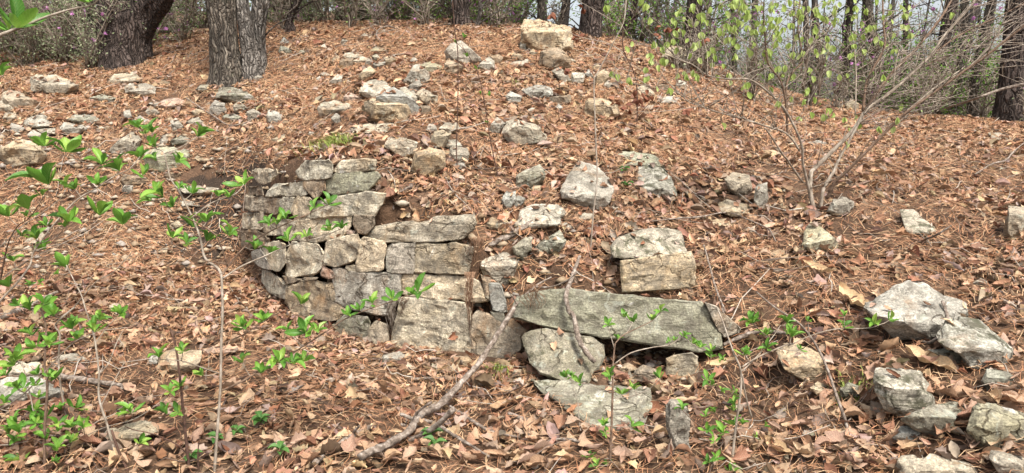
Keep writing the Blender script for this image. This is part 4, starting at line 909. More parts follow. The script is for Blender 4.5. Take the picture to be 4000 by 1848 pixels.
# ------------------------------------------------------------------ thicket shrubs beyond the crest
def shrub_proto(seed, h, nst, nleaf, leafcol, flowers, lsz):
    r = random.Random(seed); G = Geo(); tips = []
    for i in range(nst):
        a = r.random() * 6.3; sp = r.uniform(.15, .75) * h; P = [Vector((r.uniform(-.12, .12), r.uniform(-.12, .12), -.1))]; hh = h * r.uniform(.55, 1.05)
        for k in range(1, 5):
            f = k / 4; P.append(Vector((math.cos(a) * sp * f ** 1.3 + r.uniform(-.07, .07), math.sin(a) * sp * f ** 1.3 + r.uniform(-.07, .07), hh * f)))
        G.tube(P, [.013, .010, .008, .005, .003], 3, 1)
        for k in (1, 2, 3, 4):
            for _ in range(4):
                p0 = P[k - 1].lerp(P[k], r.random()); d = Vector((r.uniform(-1, 1), r.uniform(-1, 1), r.uniform(-.1, .9))) * h * .22
                G.tube([p0, p0 + d * .5 + Vector((0, 0, .03)), p0 + d], [.005, .004, .002], 3, 1); tips += [p0 + d * q for q in (.4, .7, 1)]
    rr = np.random.default_rng(seed); T = np.array([list(t) for t in tips]); c = T[rr.integers(0, len(T), nleaf)] + rr.normal(0, .045, (nleaf, 3))
    def quads(c, L, Wd, col):
        n_ = len(c); a = rr.normal(0, 1, (n_, 3)); a /= np.linalg.norm(a, axis=1, keepdims=True); b = np.cross(a, rr.normal(0, 1, (n_, 3))); b /= np.linalg.norm(b, axis=1, keepdims=True)
        return np.stack([c - a * L, c + b * Wd, c + a * L, c - b * Wd], 1).reshape(-1, 3), np.repeat(col, 4, 0)
    lc = np.array(leafcol)[rr.integers(0, len(leafcol), nleaf)] * rr.uniform(.75, 1.2, (nleaf, 1)); V, C_ = quads(c, lsz, lsz * .55, lc)
    leaves = mesh_np('foliage', V, np.arange(len(V)).reshape(-1, 4), M_FOL, 4, False, C_); fl = None
    if flowers:
        c = T[rr.integers(0, len(T), flowers)] + rr.normal(0, .03, (flowers, 3)); c = np.repeat(c, 3, 0) + rr.normal(0, .012, (flowers * 3, 3))
        V, C_ = quads(c, .028, .026, np.tile(np.array([(.55, .25, .50)]), (len(c), 1)) * rr.uniform(.8, 1.3, (len(c), 1))); fl = mesh_np('blossom', V, np.arange(len(V)).reshape(-1, 4), M_FOL, 4, False, C_)
    return G.mesh('stem', TW['pale'], smooth=True), leaves, fl
GRN = [(.13, .23, .05), (.18, .30, .07), (.10, .18, .045), (.24, .36, .10)]; DUL = [(.24, .29, .15), (.31, .36, .20), (.18, .22, .12), (.37, .41, .25)]; BRT = [(.17, .33, .045), (.22, .40, .06), (.12, .25, .035)]  # DUL paled and greyed: misty veil over the left thicket put into leaf colour
PROTO = {'dull': [shrub_proto(1, 1.7, 13, 1200, DUL, 0, .018), shrub_proto(2, 2.1, 14, 1100, DUL, 26, .018), shrub_proto(3, 1.4, 13, 1200, DUL, 8, .019)],
         'green': [shrub_proto(4, 1.6, 12, 700, GRN, 0, .021), shrub_proto(5, 1.9, 12, 650, GRN, 26, .021)],
         'bright': [shrub_proto(7, 1.5, 10, 900, BRT, 14, .022), shrub_proto(8, 1.2, 10, 800, BRT, 0, .022)],
         'thin': [shrub_proto(11, 1.5, 7, 260, GRN, 8, .022), shrub_proto(13, 1.9, 7, 240, GRN, 0, .022)], 'low': [shrub_proto(14, .8, 9, 800, GRN, 0, .024)],
         'pink': [shrub_proto(10, 1.7, 13, 700, GRN, 75, .022)]}
LOOK = {'dull': 'twiggy grey green', 'green': 'leafy green', 'bright': 'bright green', 'pink': 'pink flowering', 'thin': 'thin sparse', 'low': 'low leafy'}
ORD = 'first second third fourth fifth sixth seventh eighth ninth tenth eleventh twelfth thirteenth fourteenth fifteenth sixteenth seventeenth eighteenth nineteenth'.split()
def thicket(items, label, group):
    for i, (px, Y, kind) in enumerate(sorted(items)):
        x = (px - 2000) / F * Y; zz = float(H(x, Y)); root = empty('thicket_shrub', (x, Y, zz)); st, lv, fl = random.choice(PROTO[kind]); s = random.uniform(.85, 1.2)
        root.scale = (s, s, s); root.rotation_euler = (0, 0, random.random() * 6.28); link('stem', st, root); link('foliage', lv, root)
        if fl: link('blossom', fl, root)
        tag(root, f'{LOOK[kind]} shrub, {ORD[i]} from the left {label}', 'shrub', group)
def spread(a, b, Y0, Y1, n_, kinds): return [(a + (b - a) * (i + random.uniform(.1, .9)) / n_, random.uniform(Y0, Y1), kinds[i % len(kinds)]) for i in range(n_)]
thicket(spread(-120, 400, 10.9, 12.2, 9, ['dull', 'dull', 'green', 'dull']) + spread(-100, 480, 12.4, 15, 8, ['dull', 'pink', 'dull']), 'in thicket left of the forked trunk', 'left thicket shrubs')
thicket(spread(560, 850, 11.8, 14.5, 7, ['dull', 'pink', 'green', 'dull']), 'between the forked and the twin trunks', 'shrubs between the left trunks')
thicket(spread(1060, 1450, 12.8, 15.5, 9, ['dull', 'green', 'dull']), 'on the crest right of the twin trunk', 'crest shrubs of the left middle')
thicket(spread(1440, 2050, 12.4, 14.5, 16, ['bright', 'green', 'pink', 'bright', 'bright', 'dull']), 'on the crest above the middle slope', 'crest shrubs of the middle')
thicket(spread(2330, 2760, 11.4, 14, 11, ['bright', 'bright', 'green', 'pink', 'bright', 'thin']), 'on the crest right of the largest boulder', 'crest shrubs right of the largest boulder')
thicket(spread(2720, 3250, 11.5, 16, 10, ['green', 'thin', 'bright', 'thin']), 'on the crest behind the drooping pale leaves', 'crest shrubs behind the leafy shrub')
thicket(spread(3280, 4080, 10.4, 14, 19, ['thin', 'green', 'bright', 'low', 'green', 'bright']), 'among the trunks at the right edge', 'right thicket shrubs')
BARE = [shrub_proto(21, .75, 10, 30, GRN, 0, .02), shrub_proto(22, .95, 9, 60, GRN, 0, .02), shrub_proto(23, .6, 11, 20, DUL, 0, .02)]; PROTO['bare'] = BARE; LOOK['bare'] = 'bare tangled'
thicket(spread(2560, 4060, 8.8, 10.4, 10, ['bare']), 'along the right crest', 'bare brush along the right crest')
thicket(spread(1020, 2250, 11.6, 12.4, 6, ['bare']), 'along the middle crest', 'bare brush along the middle crest')
# far wood
G = Geo(); G2 = Geo(); r = np.random.default_rng(77); LV, LC = [], []
for i in range(330):
    Y = r.uniform(17, 60); px = r.uniform(-500, 4500)
    if px > 2500 and r.random() < .15: continue
    x_ = (px - 2000) / F * Y; g = float(H(x_, Y)); hh = r.uniform(6, 11); rd = r.uniform(.03, .12); lean = r.normal(0, .12) * hh
    G.tube([Vector((x_, Y, g - .3)), Vector((x_ + lean * .4, Y, g + hh * .5)), Vector((x_ + lean, Y, g + hh))], [rd, rd * .8, rd * .3], 5, 2, 0, (.09, .075, .066) if r.random() < .7 else (.16, .145, .125))
    for q in range(13 if px > 2300 else 7):
        h0 = r.uniform(.02, .7) * hh; d = Vector((r.normal(0, 1.1), r.normal(0, 1.1), r.uniform(.2, 1.2))); p0 = Vector((x_ + lean * h0 / hh, Y, g + h0)); G.tube([p0, p0 + d], [rd * .28, rd * .09], 3, 1, 0, (.11, .095, .085))
    nl = 170 if px < 2300 else 60; c = np.stack([x_ + r.normal(0, 1.3, nl), Y + r.normal(0, 1.3, nl), g + r.uniform(0, 1, nl) ** .8 * hh * .8], -1); sz = r.uniform(.03, .065, nl)[:, None] * (Y / 24)
    a = r.normal(0, 1, (nl, 3)); a /= np.linalg.norm(a, axis=1, keepdims=True); b = np.cross(a, r.normal(0, 1, (nl, 3))); b /= np.linalg.norm(b, axis=1, keepdims=True)
    LV.append(np.stack([c - a * sz, c + b * sz * .6, c + a * sz, c - b * sz * .6], 1).reshape(-1, 3)); LC.append(np.repeat(np.array([(.13, .18, .06), (.17, .24, .07), (.10, .12, .06)])[r.integers(0, 3, nl)], 4, 0))
V = np.concatenate(LV); G.add(V, np.arange(len(V)).reshape(-1, 4), np.concatenate(LC))
tag(link('distant_wood', G.mesh('distant_wood', M_FOL, smooth=False)), 'distant spring woodland of slim trunks and thin foliage beyond the crest', 'woodland', kind='stuff')

# ------------------------------------------------------------------ foreground shrubs
def green_leaf_mesh(name, mat, w, cup, bend, tip, seed, nu=6):
    V, Q, U = leaf_shape(nu, w, 0, cup, bend, 0, 0, tip, seed); V[:, 2] -= V[0, 2]; return mesh_np(name, V, Q, mat, 4, True, None, U)
AZ = [green_leaf_mesh('leaf', M_GREEN, .40, .35, -.5, 1.25, 1), green_leaf_mesh('leaf', M_GREEN, .36, .5, -.25, 1.2, 2), green_leaf_mesh('leaf', M_GREEN, .43, .3, .35, 1.3, 3)]
LM = [green_leaf_mesh('leaf', M_LIME, .62, .5, -.3, .95, 4), green_leaf_mesh('leaf', M_LIME, .55, .7, -.5, .9, 5), green_leaf_mesh('leaf', M_LIME, .66, .3, .2, 1.0, 6)]
RU = [green_leaf_mesh('leaf', M_RUST, .6, .8, .6, 1.1, 7), green_leaf_mesh('leaf', M_RUST, .5, -.9, -.6, 1.0, 8)]
def put_leaf(mesh, parent, p, d, size, upv=None, spin=0.0, on=None):
    d = Vector(d).normalized(); u = Vector(upv) if upv is not None else Vector((0, 0, 1)); x = d.cross(u)
    if x.length < .05: x = d.cross(Vector((0, -1, .2)))
    x.normalize(); z = x.cross(d); M = Matrix((x, d, z)).transposed().to_4x4()
    if spin: M = M @ Matrix.Rotation(spin, 4, 'Y')
    M.translation = Vector(p) - parent.location; o = link('leaf', mesh, on or parent); o.matrix_local = M @ Matrix.Diagonal((size, size, size, 1)); return o
SAMPLES = []           # (px, py, Y, plant)
class Plant:
    def __init__(s, name, label, cat, first, Y=None, group=None):
        s.base = hit(first[0], min(first[1], 1842)) if Y is None else at(first[0], first[1], Y)
        if Y is not None: s.base.z = float(H(s.base.x, s.base.y))
        s.root = tag(empty(name, s.base), label, cat, group); s.S = []; s.Y0 = s.base.y
    def stem(s, P, r0, r1, mat, dY=None, root=False, sub=5, name='stem', sides=7):
        """P: photo points from the foot up; radii in millimetres"""
        if root or not s.S: ys = s.Y0 if not root else hit(P[0][0], min(P[0][1], 1842)).y
        else: ys = min(s.S, key=lambda q: (q[0] - P[0][0]) ** 2 + (q[1] - P[0][1]) ** 2)[2]
        dY = random.uniform(-.22, .22) if dY is None else dY; n_ = len(P); W3 = []; Rr = []
        for i, (px, py) in enumerate(P):
            f = i / (n_ - 1); Y = ys + dY * f; W3.append(at(px, py, Y)); Rr.append((r0 + (r1 - r0) * f) / 1000)
        if root or not s.S:
            g = W3[0].copy(); g.z = float(H(g.x, g.y)) - .06
            if g.z < W3[0].z: W3.insert(0, g); Rr.insert(0, Rr[0])
        for i in range(n_ - 1):
            for k in range(6):
                t = k / 6; q = P[i][0] * (1 - t) + P[i + 1][0] * t, P[i][1] * (1 - t) + P[i + 1][1] * t; Y = ys + dY * (i + t) / (n_ - 1); s.S.append((q[0], q[1], Y)); SAMPLES.append((q[0], q[1], Y, s))
        s.S.append((*P[-1], ys + dY)); SAMPLES.append((*P[-1], ys + dY, s))
        G = Geo(); G.tube(W3, Rr, sides, sub, .12); link(name, G.mesh(name, TW[mat], s.base), s.root); return ys + dY
def rosette(px, py, Lpx, plants, twig_mat='pale', lim=None):
    best, bd = None, 1e9
    for (qx, qy, qY, pl) in SAMPLES:
        if pl not in plants: continue
        d = math.hypot(qx - px, qy - py) + (60 if qy < py - 10 else 0)
        if d < bd: bd, best = d, (qx, qy, qY, pl)
    tw = None; qx, qy, qY, pl = best; Y = qY + random.uniform(-.05, .05); p = at(px, py, Y); q = at(qx, qy, qY); d = p - q
    if d.length > .02:
        m = (p + q) / 2 + Vector((0, 0, -.06 * d.length)); G = Geo(); G.tube([q, m, p], [.0026, .0021, .0016], 5, 3); tw = link('twig', G.mesh('twig', TW[twig_mat], pl.base), pl.root)
    axv = (d.normalized() * .5 if d.length > .02 else Vector()) + Vector((random.uniform(-.25, .25), random.uniform(-.45, .1), .8)); axv.normalize()
    a = axv.cross(Vector((0, 1, .1))).normalized(); b = axv.cross(a); L = Lpx * Y / F * 1.6; n_ = random.choice([5, 5, 6]); th0 = random.random() * 6.3
    for i in range(n_):
        th = th0 + 6.283 * i / n_ + random.uniform(-.25, .25); el = random.uniform(.3, 1.15); out = a * math.cos(th) + b * math.sin(th); dr = axv * math.sin(el) + out * math.cos(el) * 1.0
        put_leaf(random.choice(AZ), pl.root, p + dr * .002, dr, L * random.uniform(.6, 1.15), axv, random.uniform(-.35, .35), tw)
    bud = None
def ros(reg, s, plants, mat='pale'):
    k = REG[reg][2]
    for w in s.split():
        x_, y_, l_ = map(float, w.split(',')); X, Y_ = rp(reg, x_, y_); rosette(X, Y_, l_ / k, plants, mat)
A_ = Plant('azalea', 'tall slender azalea with a single grey stem forking before the wall', 'shrub', rp('Q1', 1540, 1180))
A_.stem(pts('Q1', '1540,1180 1558,900 1580,600 1588,250 1597,0') + [rp('R5', 1470, 800)], 6.8, 5.2, 'pale', .12)
A_.stem(pts('R5', '1470,800 1440,755 1360,690 1330,560 1280,430 1190,250 1130,160 1090,0') + [rp('R1', 1040, 990)], 6.5, 2.5, 'pale', .25)
A_.stem(pts('R5', '1480,800 1520,740 1650,600 1870,480') + pts('R6', '520,400 640,342'), 4.5, 2.2, 'brown', .35)
A_.stem(pts('R5', '1480,830 1600,750 1760,680 1870,630') + pts('R6', '420,600 600,555 735,500'), 4.0, 1.8, 'pale', .2)
A_.stem(pts('R5', '1510,750 1470,620 1420,530 1270,440 1140,380 1090,300'), 3.5, 1.8, 'brown', -.15)
A_.stem(pts('R5', '1500,730 1380,715 1300,690 1140,600 960,540 825,475'), 3.0, 1.8, 'brown', -.2)
A_.stem(pts('R5', '1270,430 1400,330 1560,270 1618,205'), 3.0, 1.8, 'pale', .1)
A_.stem(pts('Q1', '1590,600 1760,520 1870,450 2000,390') + pts('R6', '640,1180 740,1110 900,1040 1080,980 1190,940 1240,920'), 4.5, 1.8, 'brown', .4)
A_.stem(pts('Q1', '1570,475 1440,430 1300,385 1150,375'), 3.2, 1.6, 'pale', -.2)
A_.stem(pts('Q1', '1600,260 1760,190 1880,110 2040,20') + pts('R6', '380,1040 465,1000'), 3.2, 1.5, 'brown', .3)
B_ = Plant('azalea', 'wide pale stemmed azalea reaching in diagonally from the left edge', 'shrub', rp('R5', -160, 1180))
B_.stem(pts('R5', '-160,1180 0,980 120,850 200,740 230,640 400,420 520,300 640,230 760,150 860,100 930,20'), 8, 3, 'pale', .5)
B_.stem(pts('R5', '-60,660 0,620 150,480 270,400 400,300 430,250'), 4.5, 2, 'pale', -.1)
B_.stem(pts('R5', '0,860 30,700 60,580 120,480 200,420 330,230'), 6, 2.2, 'brown', -.5)
B_.stem(pts('R5', '20,820 200,700 450,580 640,450'), 4, 1.8, 'pale', .1)
B_.stem(pts('R5', '0,700 150,640 360,560 420,500'), 4, 1.8, 'pale', -.15)
B_.stem(pts('R1', '790,1145 760,1125 540,1070 330,1000 290,985'), 3, 1.6, 'pale', -.15)
B_.stem(pts('R5', '240,640 440,600 600,690 700,750 850,760 1060,810'), 3, 1.4, 'pale', .5)
C_ = Plant('azalea', 'bushy many stemmed azalea in the bottom left corner', 'shrub', rp('Q1', 325, 1180))
C_.stem(pts('Q1', '325,1180 320,900 340,560 320,420 330,150 290,0') + [rp('R5', 310, 1000)], 7, 3, 'brown', .1)
C_.stem(pts('Q1', '320,950 250,780 210,600 165,430 120,390'), 4, 1.8, 'pale', .3)
C_.stem(pts('Q1', '480,790 440,600 420,380 430,200 400,120 540,0') + pts('R5', '400,1090 500,1010 640,850 750,790 880,650'), 5.5, 1.8, 'pale', .1, root=True)
C_.stem(pts('Q1', '-20,745 150,640 310,480 520,260 680,190'), 4, 1.8, 'pale', -.2)
C_.stem(pts('Q1', '-30,990 80,985 200,960'), 3, 1.6, 'pale', -.1)
D_ = Plant('azalea', 'leaning azalea with one crooked pale stem left of the dark bare stem', 'shrub', rp('Q1', 830, 1080))
D_.stem(pts('Q1', '830,1080 770,850 710,650 710,480 690,300 670,190 610,0') + pts('R5', '540,940 490,840 440,740'), 6, 2, 'pale', .25)
D_.stem(pts('Q1', '710,480 780,400 830,270 880,170'), 3, 1.5, 'pale', .2)
D_.stem(pts('Q1', '720,720 790,580 890,400'), 2.6, 1.4, 'pale', .15)
D_.stem(pts('Q1', '350,1060 580,940 760,860 920,820'), 3, 1.6, 'pale', .1)
D_.stem(pts('Q1', '920,820 1040,760 1200,640'), 2.5, 1.5, 'pale', .1)
D_.stem(pts('Q1', '690,250 780,130 860,55'), 2.5, 1.4, 'pale', .2)
E_ = Plant('bare_stem', 'straight dark brown bare stem standing in the bottom left', 'stem', rp('Q1', 1360, 1180))
E_.stem(pts('Q1', '1360,1180 1330,900 1290,500 1260,280 1220,150'), 7.5, 3.5, 'dark', .1)
E_.stem(pts('Q1', '1340,1050 1260,980 1100,910 960,880 900,855'), 3.5, 1.8, 'dark', -.1)
E2 = Plant('bare_stem', 'short dark stump stem left of the straight dark brown stem', 'stem', rp('Q1', 920, 1185)); E2.stem(pts('Q1', '920,1185 850,1030 800,880'), 7, 5, 'dark', .05)
E2.stem(pts('Q1', '870,1125 780,1100 690,1030 580,940'), 5, 2.5, 'brown', .1)
E3 = Plant('bare_stem', 'short dark twig just right of the straight dark brown stem', 'stem', rp('Q1', 1425, 1180)); E3.stem(pts('Q1', '1425,1180 1420,1050 1432,930'), 4, 2, 'dark', 0)
Z_ = Plant('azalea', 'azalea branch with large rosettes arching across the top left corner', 'shrub', (-420, 1500), 3.1)
Z_.stem([(-420, 1500), (-380, 900), (-250, 420), (-90, 190)] + pts('R1', '0,235 60,210 180,165 300,115 460,65 600,35 660,-10'), 10, 3, 'pale', .1)
Z_.stem(pts('R1', '-200,640 -100,580 20,505'), 3, 2, 'brown', 0)
ros('R1', '110,185,130 60,200,90 600,15,80 660,-5,70 15,500,85', [Z_])
left = [A_, B_, C_, D_]
ros('R1', '300,970,65 440,1010,95 680,1090,75 790,1140,80 930,1055,60 1040,1070,60 1170,1080,60 920,850,60 965,890,45 1010,880,65 1030,975,65 1310,905,70 945,1165,55', [A_, B_])
ros('R5', '320,205,130 440,220,65 500,235,45 1085,290,95 1000,315,70 1150,355,50 1190,225,40 1275,265,55 1620,208,75 1450,285,45 1520,290,45 1370,455,85 1290,490,70 1145,560,70 1235,605,60 1370,580,60 1520,545,80', [A_, B_])
ros('R5', '660,410,90 820,470,95 450,465,100 430,490,45 310,480,55 650,205,55 280,280,40 190,370,95 60,420,90 180,420,45 150,550,40 240,570,65 300,635,60 90,715,55 440,755,70 390,800,30 60,885,55 190,880,45 265,865,30', [A_, B_, D_])
ros('R5', '130,1010,50 200,1040,65 290,1000,60 360,1070,70 660,1110,55 800,1070,50 480,1150,75 620,1160,55', [C_, D_, B_])
ros('R6', '650,340,80 560,365,50 265,470,50 310,470,45 370,430,50 385,580,65 505,550,50 670,510,45 740,500,50 160,640,55 260,670,50 470,1000,70 220,1115,60 90,1160,60 390,1185,70 500,1190,80 580,1180,70 780,1075,45 860,1040,50 945,1000,55 1075,970,60 1245,920,85 1210,935,35', [A_])
ros('Q1', '110,370,95 40,490,55 340,270,75 230,200,55 520,160,65 550,230,75 680,180,65 720,90,50 860,50,50 170,580,65 370,530,75 280,650,45 440,740,55 540,730,75 30,690,55 230,760,50 270,850,75 140,900,85 120,820,55 520,860,65 600,870,65 510,960,55 100,970,60 140,1120,85 390,1110,35 60,910,70 180,860,60 400,240,60 260,290,60 80,1150,60', [C_, D_], 'brown')
ros('Q1', ' '.join(f'{random.uniform(0, 430):.0f},{random.uniform(40, 1150):.0f},{random.uniform(45, 75):.0f}' for _ in range(16)), [C_], 'brown')
ros('Q1', '940,760,85 890,770,55 1200,765,75 1280,760,55 1220,610,60 1290,570,55 1000,980,55', [D_, E_], 'brown')
ros('Q1', '1140,360,70 1310,320,65 1460,490,60 1740,400,70 1740,140,60 1890,100,60 1870,470,60 2000,390,65', [A_])
ros('Q2', '120,400,60 180,400,70 260,400,75 330,390,70', [A_])
# right foreground azaleas
K_ = Plant('azalea', 'slim young azalea in front of the hollow under the long slab', 'shrub', rp('Q3', 700, 1175))
K_.stem(pts('Q3', '700,1175 712,900 722,600 725,400 740,260'), 6, 3.4, 'brown', .08)
K_.stem(pts('Q3', '740,260 800,200 900,150 1000,100 1065,35'), 3, 1.5, 'brown', .1)
K_.stem(pts('Q3', '735,408 850,330 1000,290 1130,270 1230,215 1290,262 1430,330'), 3, 1.3, 'pale', .1)
K_.stem(pts('Q3', '720,610 620,580 530,545'), 2.2, 1.2, 'pale', -.1)
K_.stem(pts('Q3', '722,655 850,640 980,590 1060,515'), 2.4, 1.2, 'pale', -.1)
K_.stem(pts('Q3', '735,300 715,230 690,140'), 2.2, 1.2, 'pale', .05)
K_.stem(pts('Q3', '800,205 840,160 865,110'), 2, 1.2, 'pale', .05)
ros('Q3', '690,135,42 815,75,42 865,115,48 1070,35,52 1000,95,35 760,235,30 705,490,50 390,505,42 435,505,42 490,545,52 1060,512,55 880,592,48 785,625,50 665,845,52 855,855,58 675,910,30 570,1085,48 620,1135,45 680,1140,42 1230,212,46 1290,262,46 1125,252,25 1160,242,25', [K_])
L_ = Plant('azalea', 'spreading azalea with grey forked stem right of the hollow', 'shrub', rp('Q3', 1580, 1100))
L_.stem(pts('Q3', '1580,1100 1600,900 1640,600 1640,450 1580,300 1510,100 1470,0'), 6.5, 2.8, 'pale', .25)
L_.stem(pts('Q3', '1650,430 1760,360 1990,262') + pts('Q4', '330,280 450,220 650,160 900,150 1000,120'), 4, 1.6, 'pale', .25)
L_.stem(pts('Q3', '1650,460 1760,350 1880,200 1925,130'), 3, 1.4, 'pale', .2)
L_.stem(pts('Q3', '1720,790 1680,650 1650,480'), 4, 3.5, 'pale', 0)
L_.stem(pts('Q3', '1640,520 1560,640 1480,600 1400,520 1430,340'), 2.4, 1.3, 'brown', -.1)
L_.stem(pts('Q3', '1500,880 1495,760 1490,690 1380,620'), 3, 1.5, 'brown', -.1, root=True)
L_.stem(pts('Q3', '1440,1175 1442,960 1400,880'), 3, 1.5, 'brown', .05, root=True)
ros('Q3', '1360,292,36 1430,312,50 1430,362,40 1520,382,36 1400,525,50 1430,565,46 1500,612,46 1580,625,40 1590,695,46 1590,745,46 1460,755,46 1390,785,40 1220,735,52 1400,885,50 1600,845,62 1650,845,40 1520,905,62 1450,965,36 1410,1115,40 1460,1085,50 1560,1175,56 1670,345,56 1830,295,50 1730,115,66 1820,205,56 1970,115,60 1990,195,56 1810,855,40 1740,935,30 1840,1178,36', [L_, K_], 'brown')
ros('Q4', '70,115,56 160,205,50 20,335,50 320,125,50 350,215,66 470,105,40 410,305,30 730,65,36 720,145,56 950,125,56 1050,95,50', [L_])
# ------------------------------------------------------------------ the big multi-stemmed shrub with pale green leaves
SB = Plant('spicebush', 'large many stemmed shrub fanning right with drooping pale green leaves', 'shrub', rp('R8', 475, 380))
SB.stem(pts('R8', '475,380 450,250 455,130') + pts('R4', '500,1100 720,880 790,780 830,720 1000,600 1250,370 1330,250 1500,60 1570,-30'), 19, 9, 'pale', .3, sub=4, sides=10)
SB.stem(pts('R8', '520,360 540,230 600,130') + pts('R4', '640,1060 740,880 800,760'), 15, 8, 'pale', .1, sides=9)
SB.stem(pts('R8', '560,300 620,190 720,90') + pts('R4', '850,980 1050,780 1250,630 1490,460 1620,370 1870,170 1990,60'), 13, 7, 'brown', -.4, sides=9)
SB.stem(pts('R8', '450,270 420,150 400,60') + pts('R4', '390,950 290,740 180,620 50,530') + pts('R3', '1440,525 1300,500 1200,430 1110,400'), 11, 3.5, 'pale', -.5, sides=8)
SB.stem(pts('R4', '380,1000 290,885 130,830 0,785') + pts('R3', '1500,780 1350,740 1270,710 1180,680 1080,610 830,560 690,545'), 8, 2.2, 'pale', -.4)
SB.stem(pts('R4', '800,740 830,530 940,320 935,150 930,-20'), 12, 6, 'brown', .2)
SB.stem(pts('R4', '830,720 980,500 1130,350 1310,130 1400,-20'), 14, 8, 'brown', .5)
SB.stem(pts('R4', '290,740 295,560 340,470 400,400 370,200 380,0'), 9, 4, 'brown', .2)
SB.stem(pts('R4', '300,900 290,700 255,540 170,420 150,250 140,60 150,-30'), 9, 3.5, 'brown', -.2)
SB.stem(pts('R8', '400,190 330,90 290,30') + pts('R4', '270,1030 200,920 150,850'), 9, 5, 'pale', -.5)
SB.stem(pts('R4', '1000,600 1020,420 1045,330'), 6, 3, 'pale', .1)
SB.stem(pts('R4', '750,760 755,500 745,300 760,180'), 7, 3, 'pale', .3)
SB.stem(pts('R4', '1050,780 1280,580 1480,440 1520,360'), 6, 3, 'pale', .2)
SB.stem(pts('R4', '1250,370 1450,230 1700,110 1880,20'), 7, 3, 'brown', .1)
SB.stem(pts('R4', '1490,460 1650,300 1750,100 1800,-20'), 7, 3, 'pale', -.1)
SB.stem(pts('R4', '1180,450 1350,380 1500,310 1650,240'), 5, 2.5, 'brown', .1)
# fine twigs
fine = random.Random(5); base_s = [q for q in SB.S if q[1] < 520]; tips = []
for i in range(400):
    qx, qy, qY = fine.choice(base_s if i % 4 else [q for q in SB.S if q[1] < 740]); L = fine.uniform(70, 300); a = fine.gauss(.6, .5) if qx > 3300 else fine.gauss(1.6, .75); ex, ey = qx + math.cos(a) * L, qy - math.sin(a) * L * .8
    mx, my = (qx + ex) / 2 + fine.uniform(-18, 18), (qy + ey) / 2 + fine.uniform(-14, 14); dy = fine.uniform(-.3, .3); G = Geo()
    G.tube([at(qx, qy, qY), at(mx, my, qY + dy * .5), at(ex, ey, qY + dy)], [.0036, .0024, .0012], 4, 3); link('twig', G.mesh('twig', TW[fine.choice(['pale', 'pale', 'dead'])], SB.base), SB.root)
    tips += [(mx, my, qY + dy * .5), (ex, ey, qY + dy)]
LEAFPOS = [rp('R4', *map(float, w.split(','))) for w in '560,735 600,765 540,775 680,795 375,790 750,775 770,835 705,865 905,855 1030,795 1010,855 1060,705 685,955 460,520 440,465 575,485 640,510 690,505 740,110 830,190 800,245 725,245 930,115 1110,50 1390,100 980,40 615,50 480,65 550,125'.split()]
LEAFPOS += [rp('R3', *map(float, w.split(','))) for w in '660,490 690,510 780,530 880,530 910,520 960,590 1040,600 1100,500 1160,505 1230,520 1060,440 1030,410 970,450 930,410 910,370 940,290 1080,220 1120,215 1075,270 1100,330 1170,270 1200,300 1240,290 1190,370 1240,400 1320,330 1250,230 1180,140 1200,40 1260,100 1110,90 1280,150 1420,170 1360,200 1480,370 1400,440 1440,500 1330,430 1560,330 1640,420 1650,200 1770,130 1720,20'.split()]
for i in range(120): LEAFPOS.append((fine.gauss(2930, 200), abs(fine.gauss(120, 120))))
for i in range(60): LEAFPOS.append((fine.uniform(3000, 3560), abs(fine.gauss(60, 120))))
for (px, py) in LEAFPOS:
    qx, qy, qY = min([(a, b, c) for a, b, c in SB.S] + tips, key=lambda q: (q[0] - px) ** 2 + (q[1] - py) ** 2); Y = qY + fine.uniform(-.06, .06)
    p = at(px, py - 10, Y); q = at(qx, qy, qY); tw = None
    if (p - q).length > .03:
        G = Geo(); G.tube([q, (p + q) / 2 + Vector((0, 0, .03)), p], [.0025, .002, .0012], 4, 2); tw = link('twig', G.mesh('twig', TW['pale'], SB.base), SB.root)
    for k in range(fine.choice([1, 2, 2])):
        put_leaf(fine.choice(LM), SB.root, p, (fine.uniform(-.5, .5), fine.uniform(-.5, .3), -1), fine.uniform(.04, .064) * (Y / 6.0) ** .5, (fine.uniform(-.3, .3), -1, .1), fine.uniform(-.9, .9), tw)
# ------------------------------------------------------------------ thin saplings on the slope
def sapling(label, P, r0, r1, mat, extra=(), dY=.2):
    s = Plant('sapling', label, 'sapling', P[0]); s.stem(P, r0, r1, mat, dY)
    for e in extra: s.stem(e, r1 * 1.0, r1 * .5, mat)
    return s
sapling('thin reddish sapling stem rising beside the small stack of stones', pts('R2', '1345,1150 1330,1000 1340,700 1340,350 1320,200 1305,0 1300,-40'), 5, 3, 'dark')
s2 = sapling('dark thorny sapling leaning left over the middle slope', pts('R2', '1610,1190 1560,950 1520,700 1470,480 1380,330 1240,210'), 5, 2, 'dark', [pts('R2', '1520,700 1490,640 1470,630'), pts('R2', '1400,370 1370,300 1360,250')])
for (a, b) in ((1380, 250), (1330, 290), (1400, 380), (1470, 460), (1540, 820), (1490, 630), (1550, 640)):
    X, Y_ = rp('R2', a, b); q = min(s2.S, key=lambda t: (t[0] - X) ** 2 + (t[1] - Y_) ** 2)
    for k in range(4): put_leaf(random.choice(AZ), s2.root, at(X, Y_, q[2]), (random.uniform(-1, 1), random.uniform(-1, 1), .5), random.uniform(.03, .05))
sapling('tall pale sapling with a white bend in front of the grey lichen boulder', pts('R7', '690,670 710,400 735,180 730,0') + pts('R3', '550,750 545,540 570,480 680,270 740,150 760,0 770,-40'), 6, 3.5, 'pale', [pts('R3', '720,170 620,110 520,50 430,0'), pts('R3', '740,350 640,290 450,245 330,190')], .3)
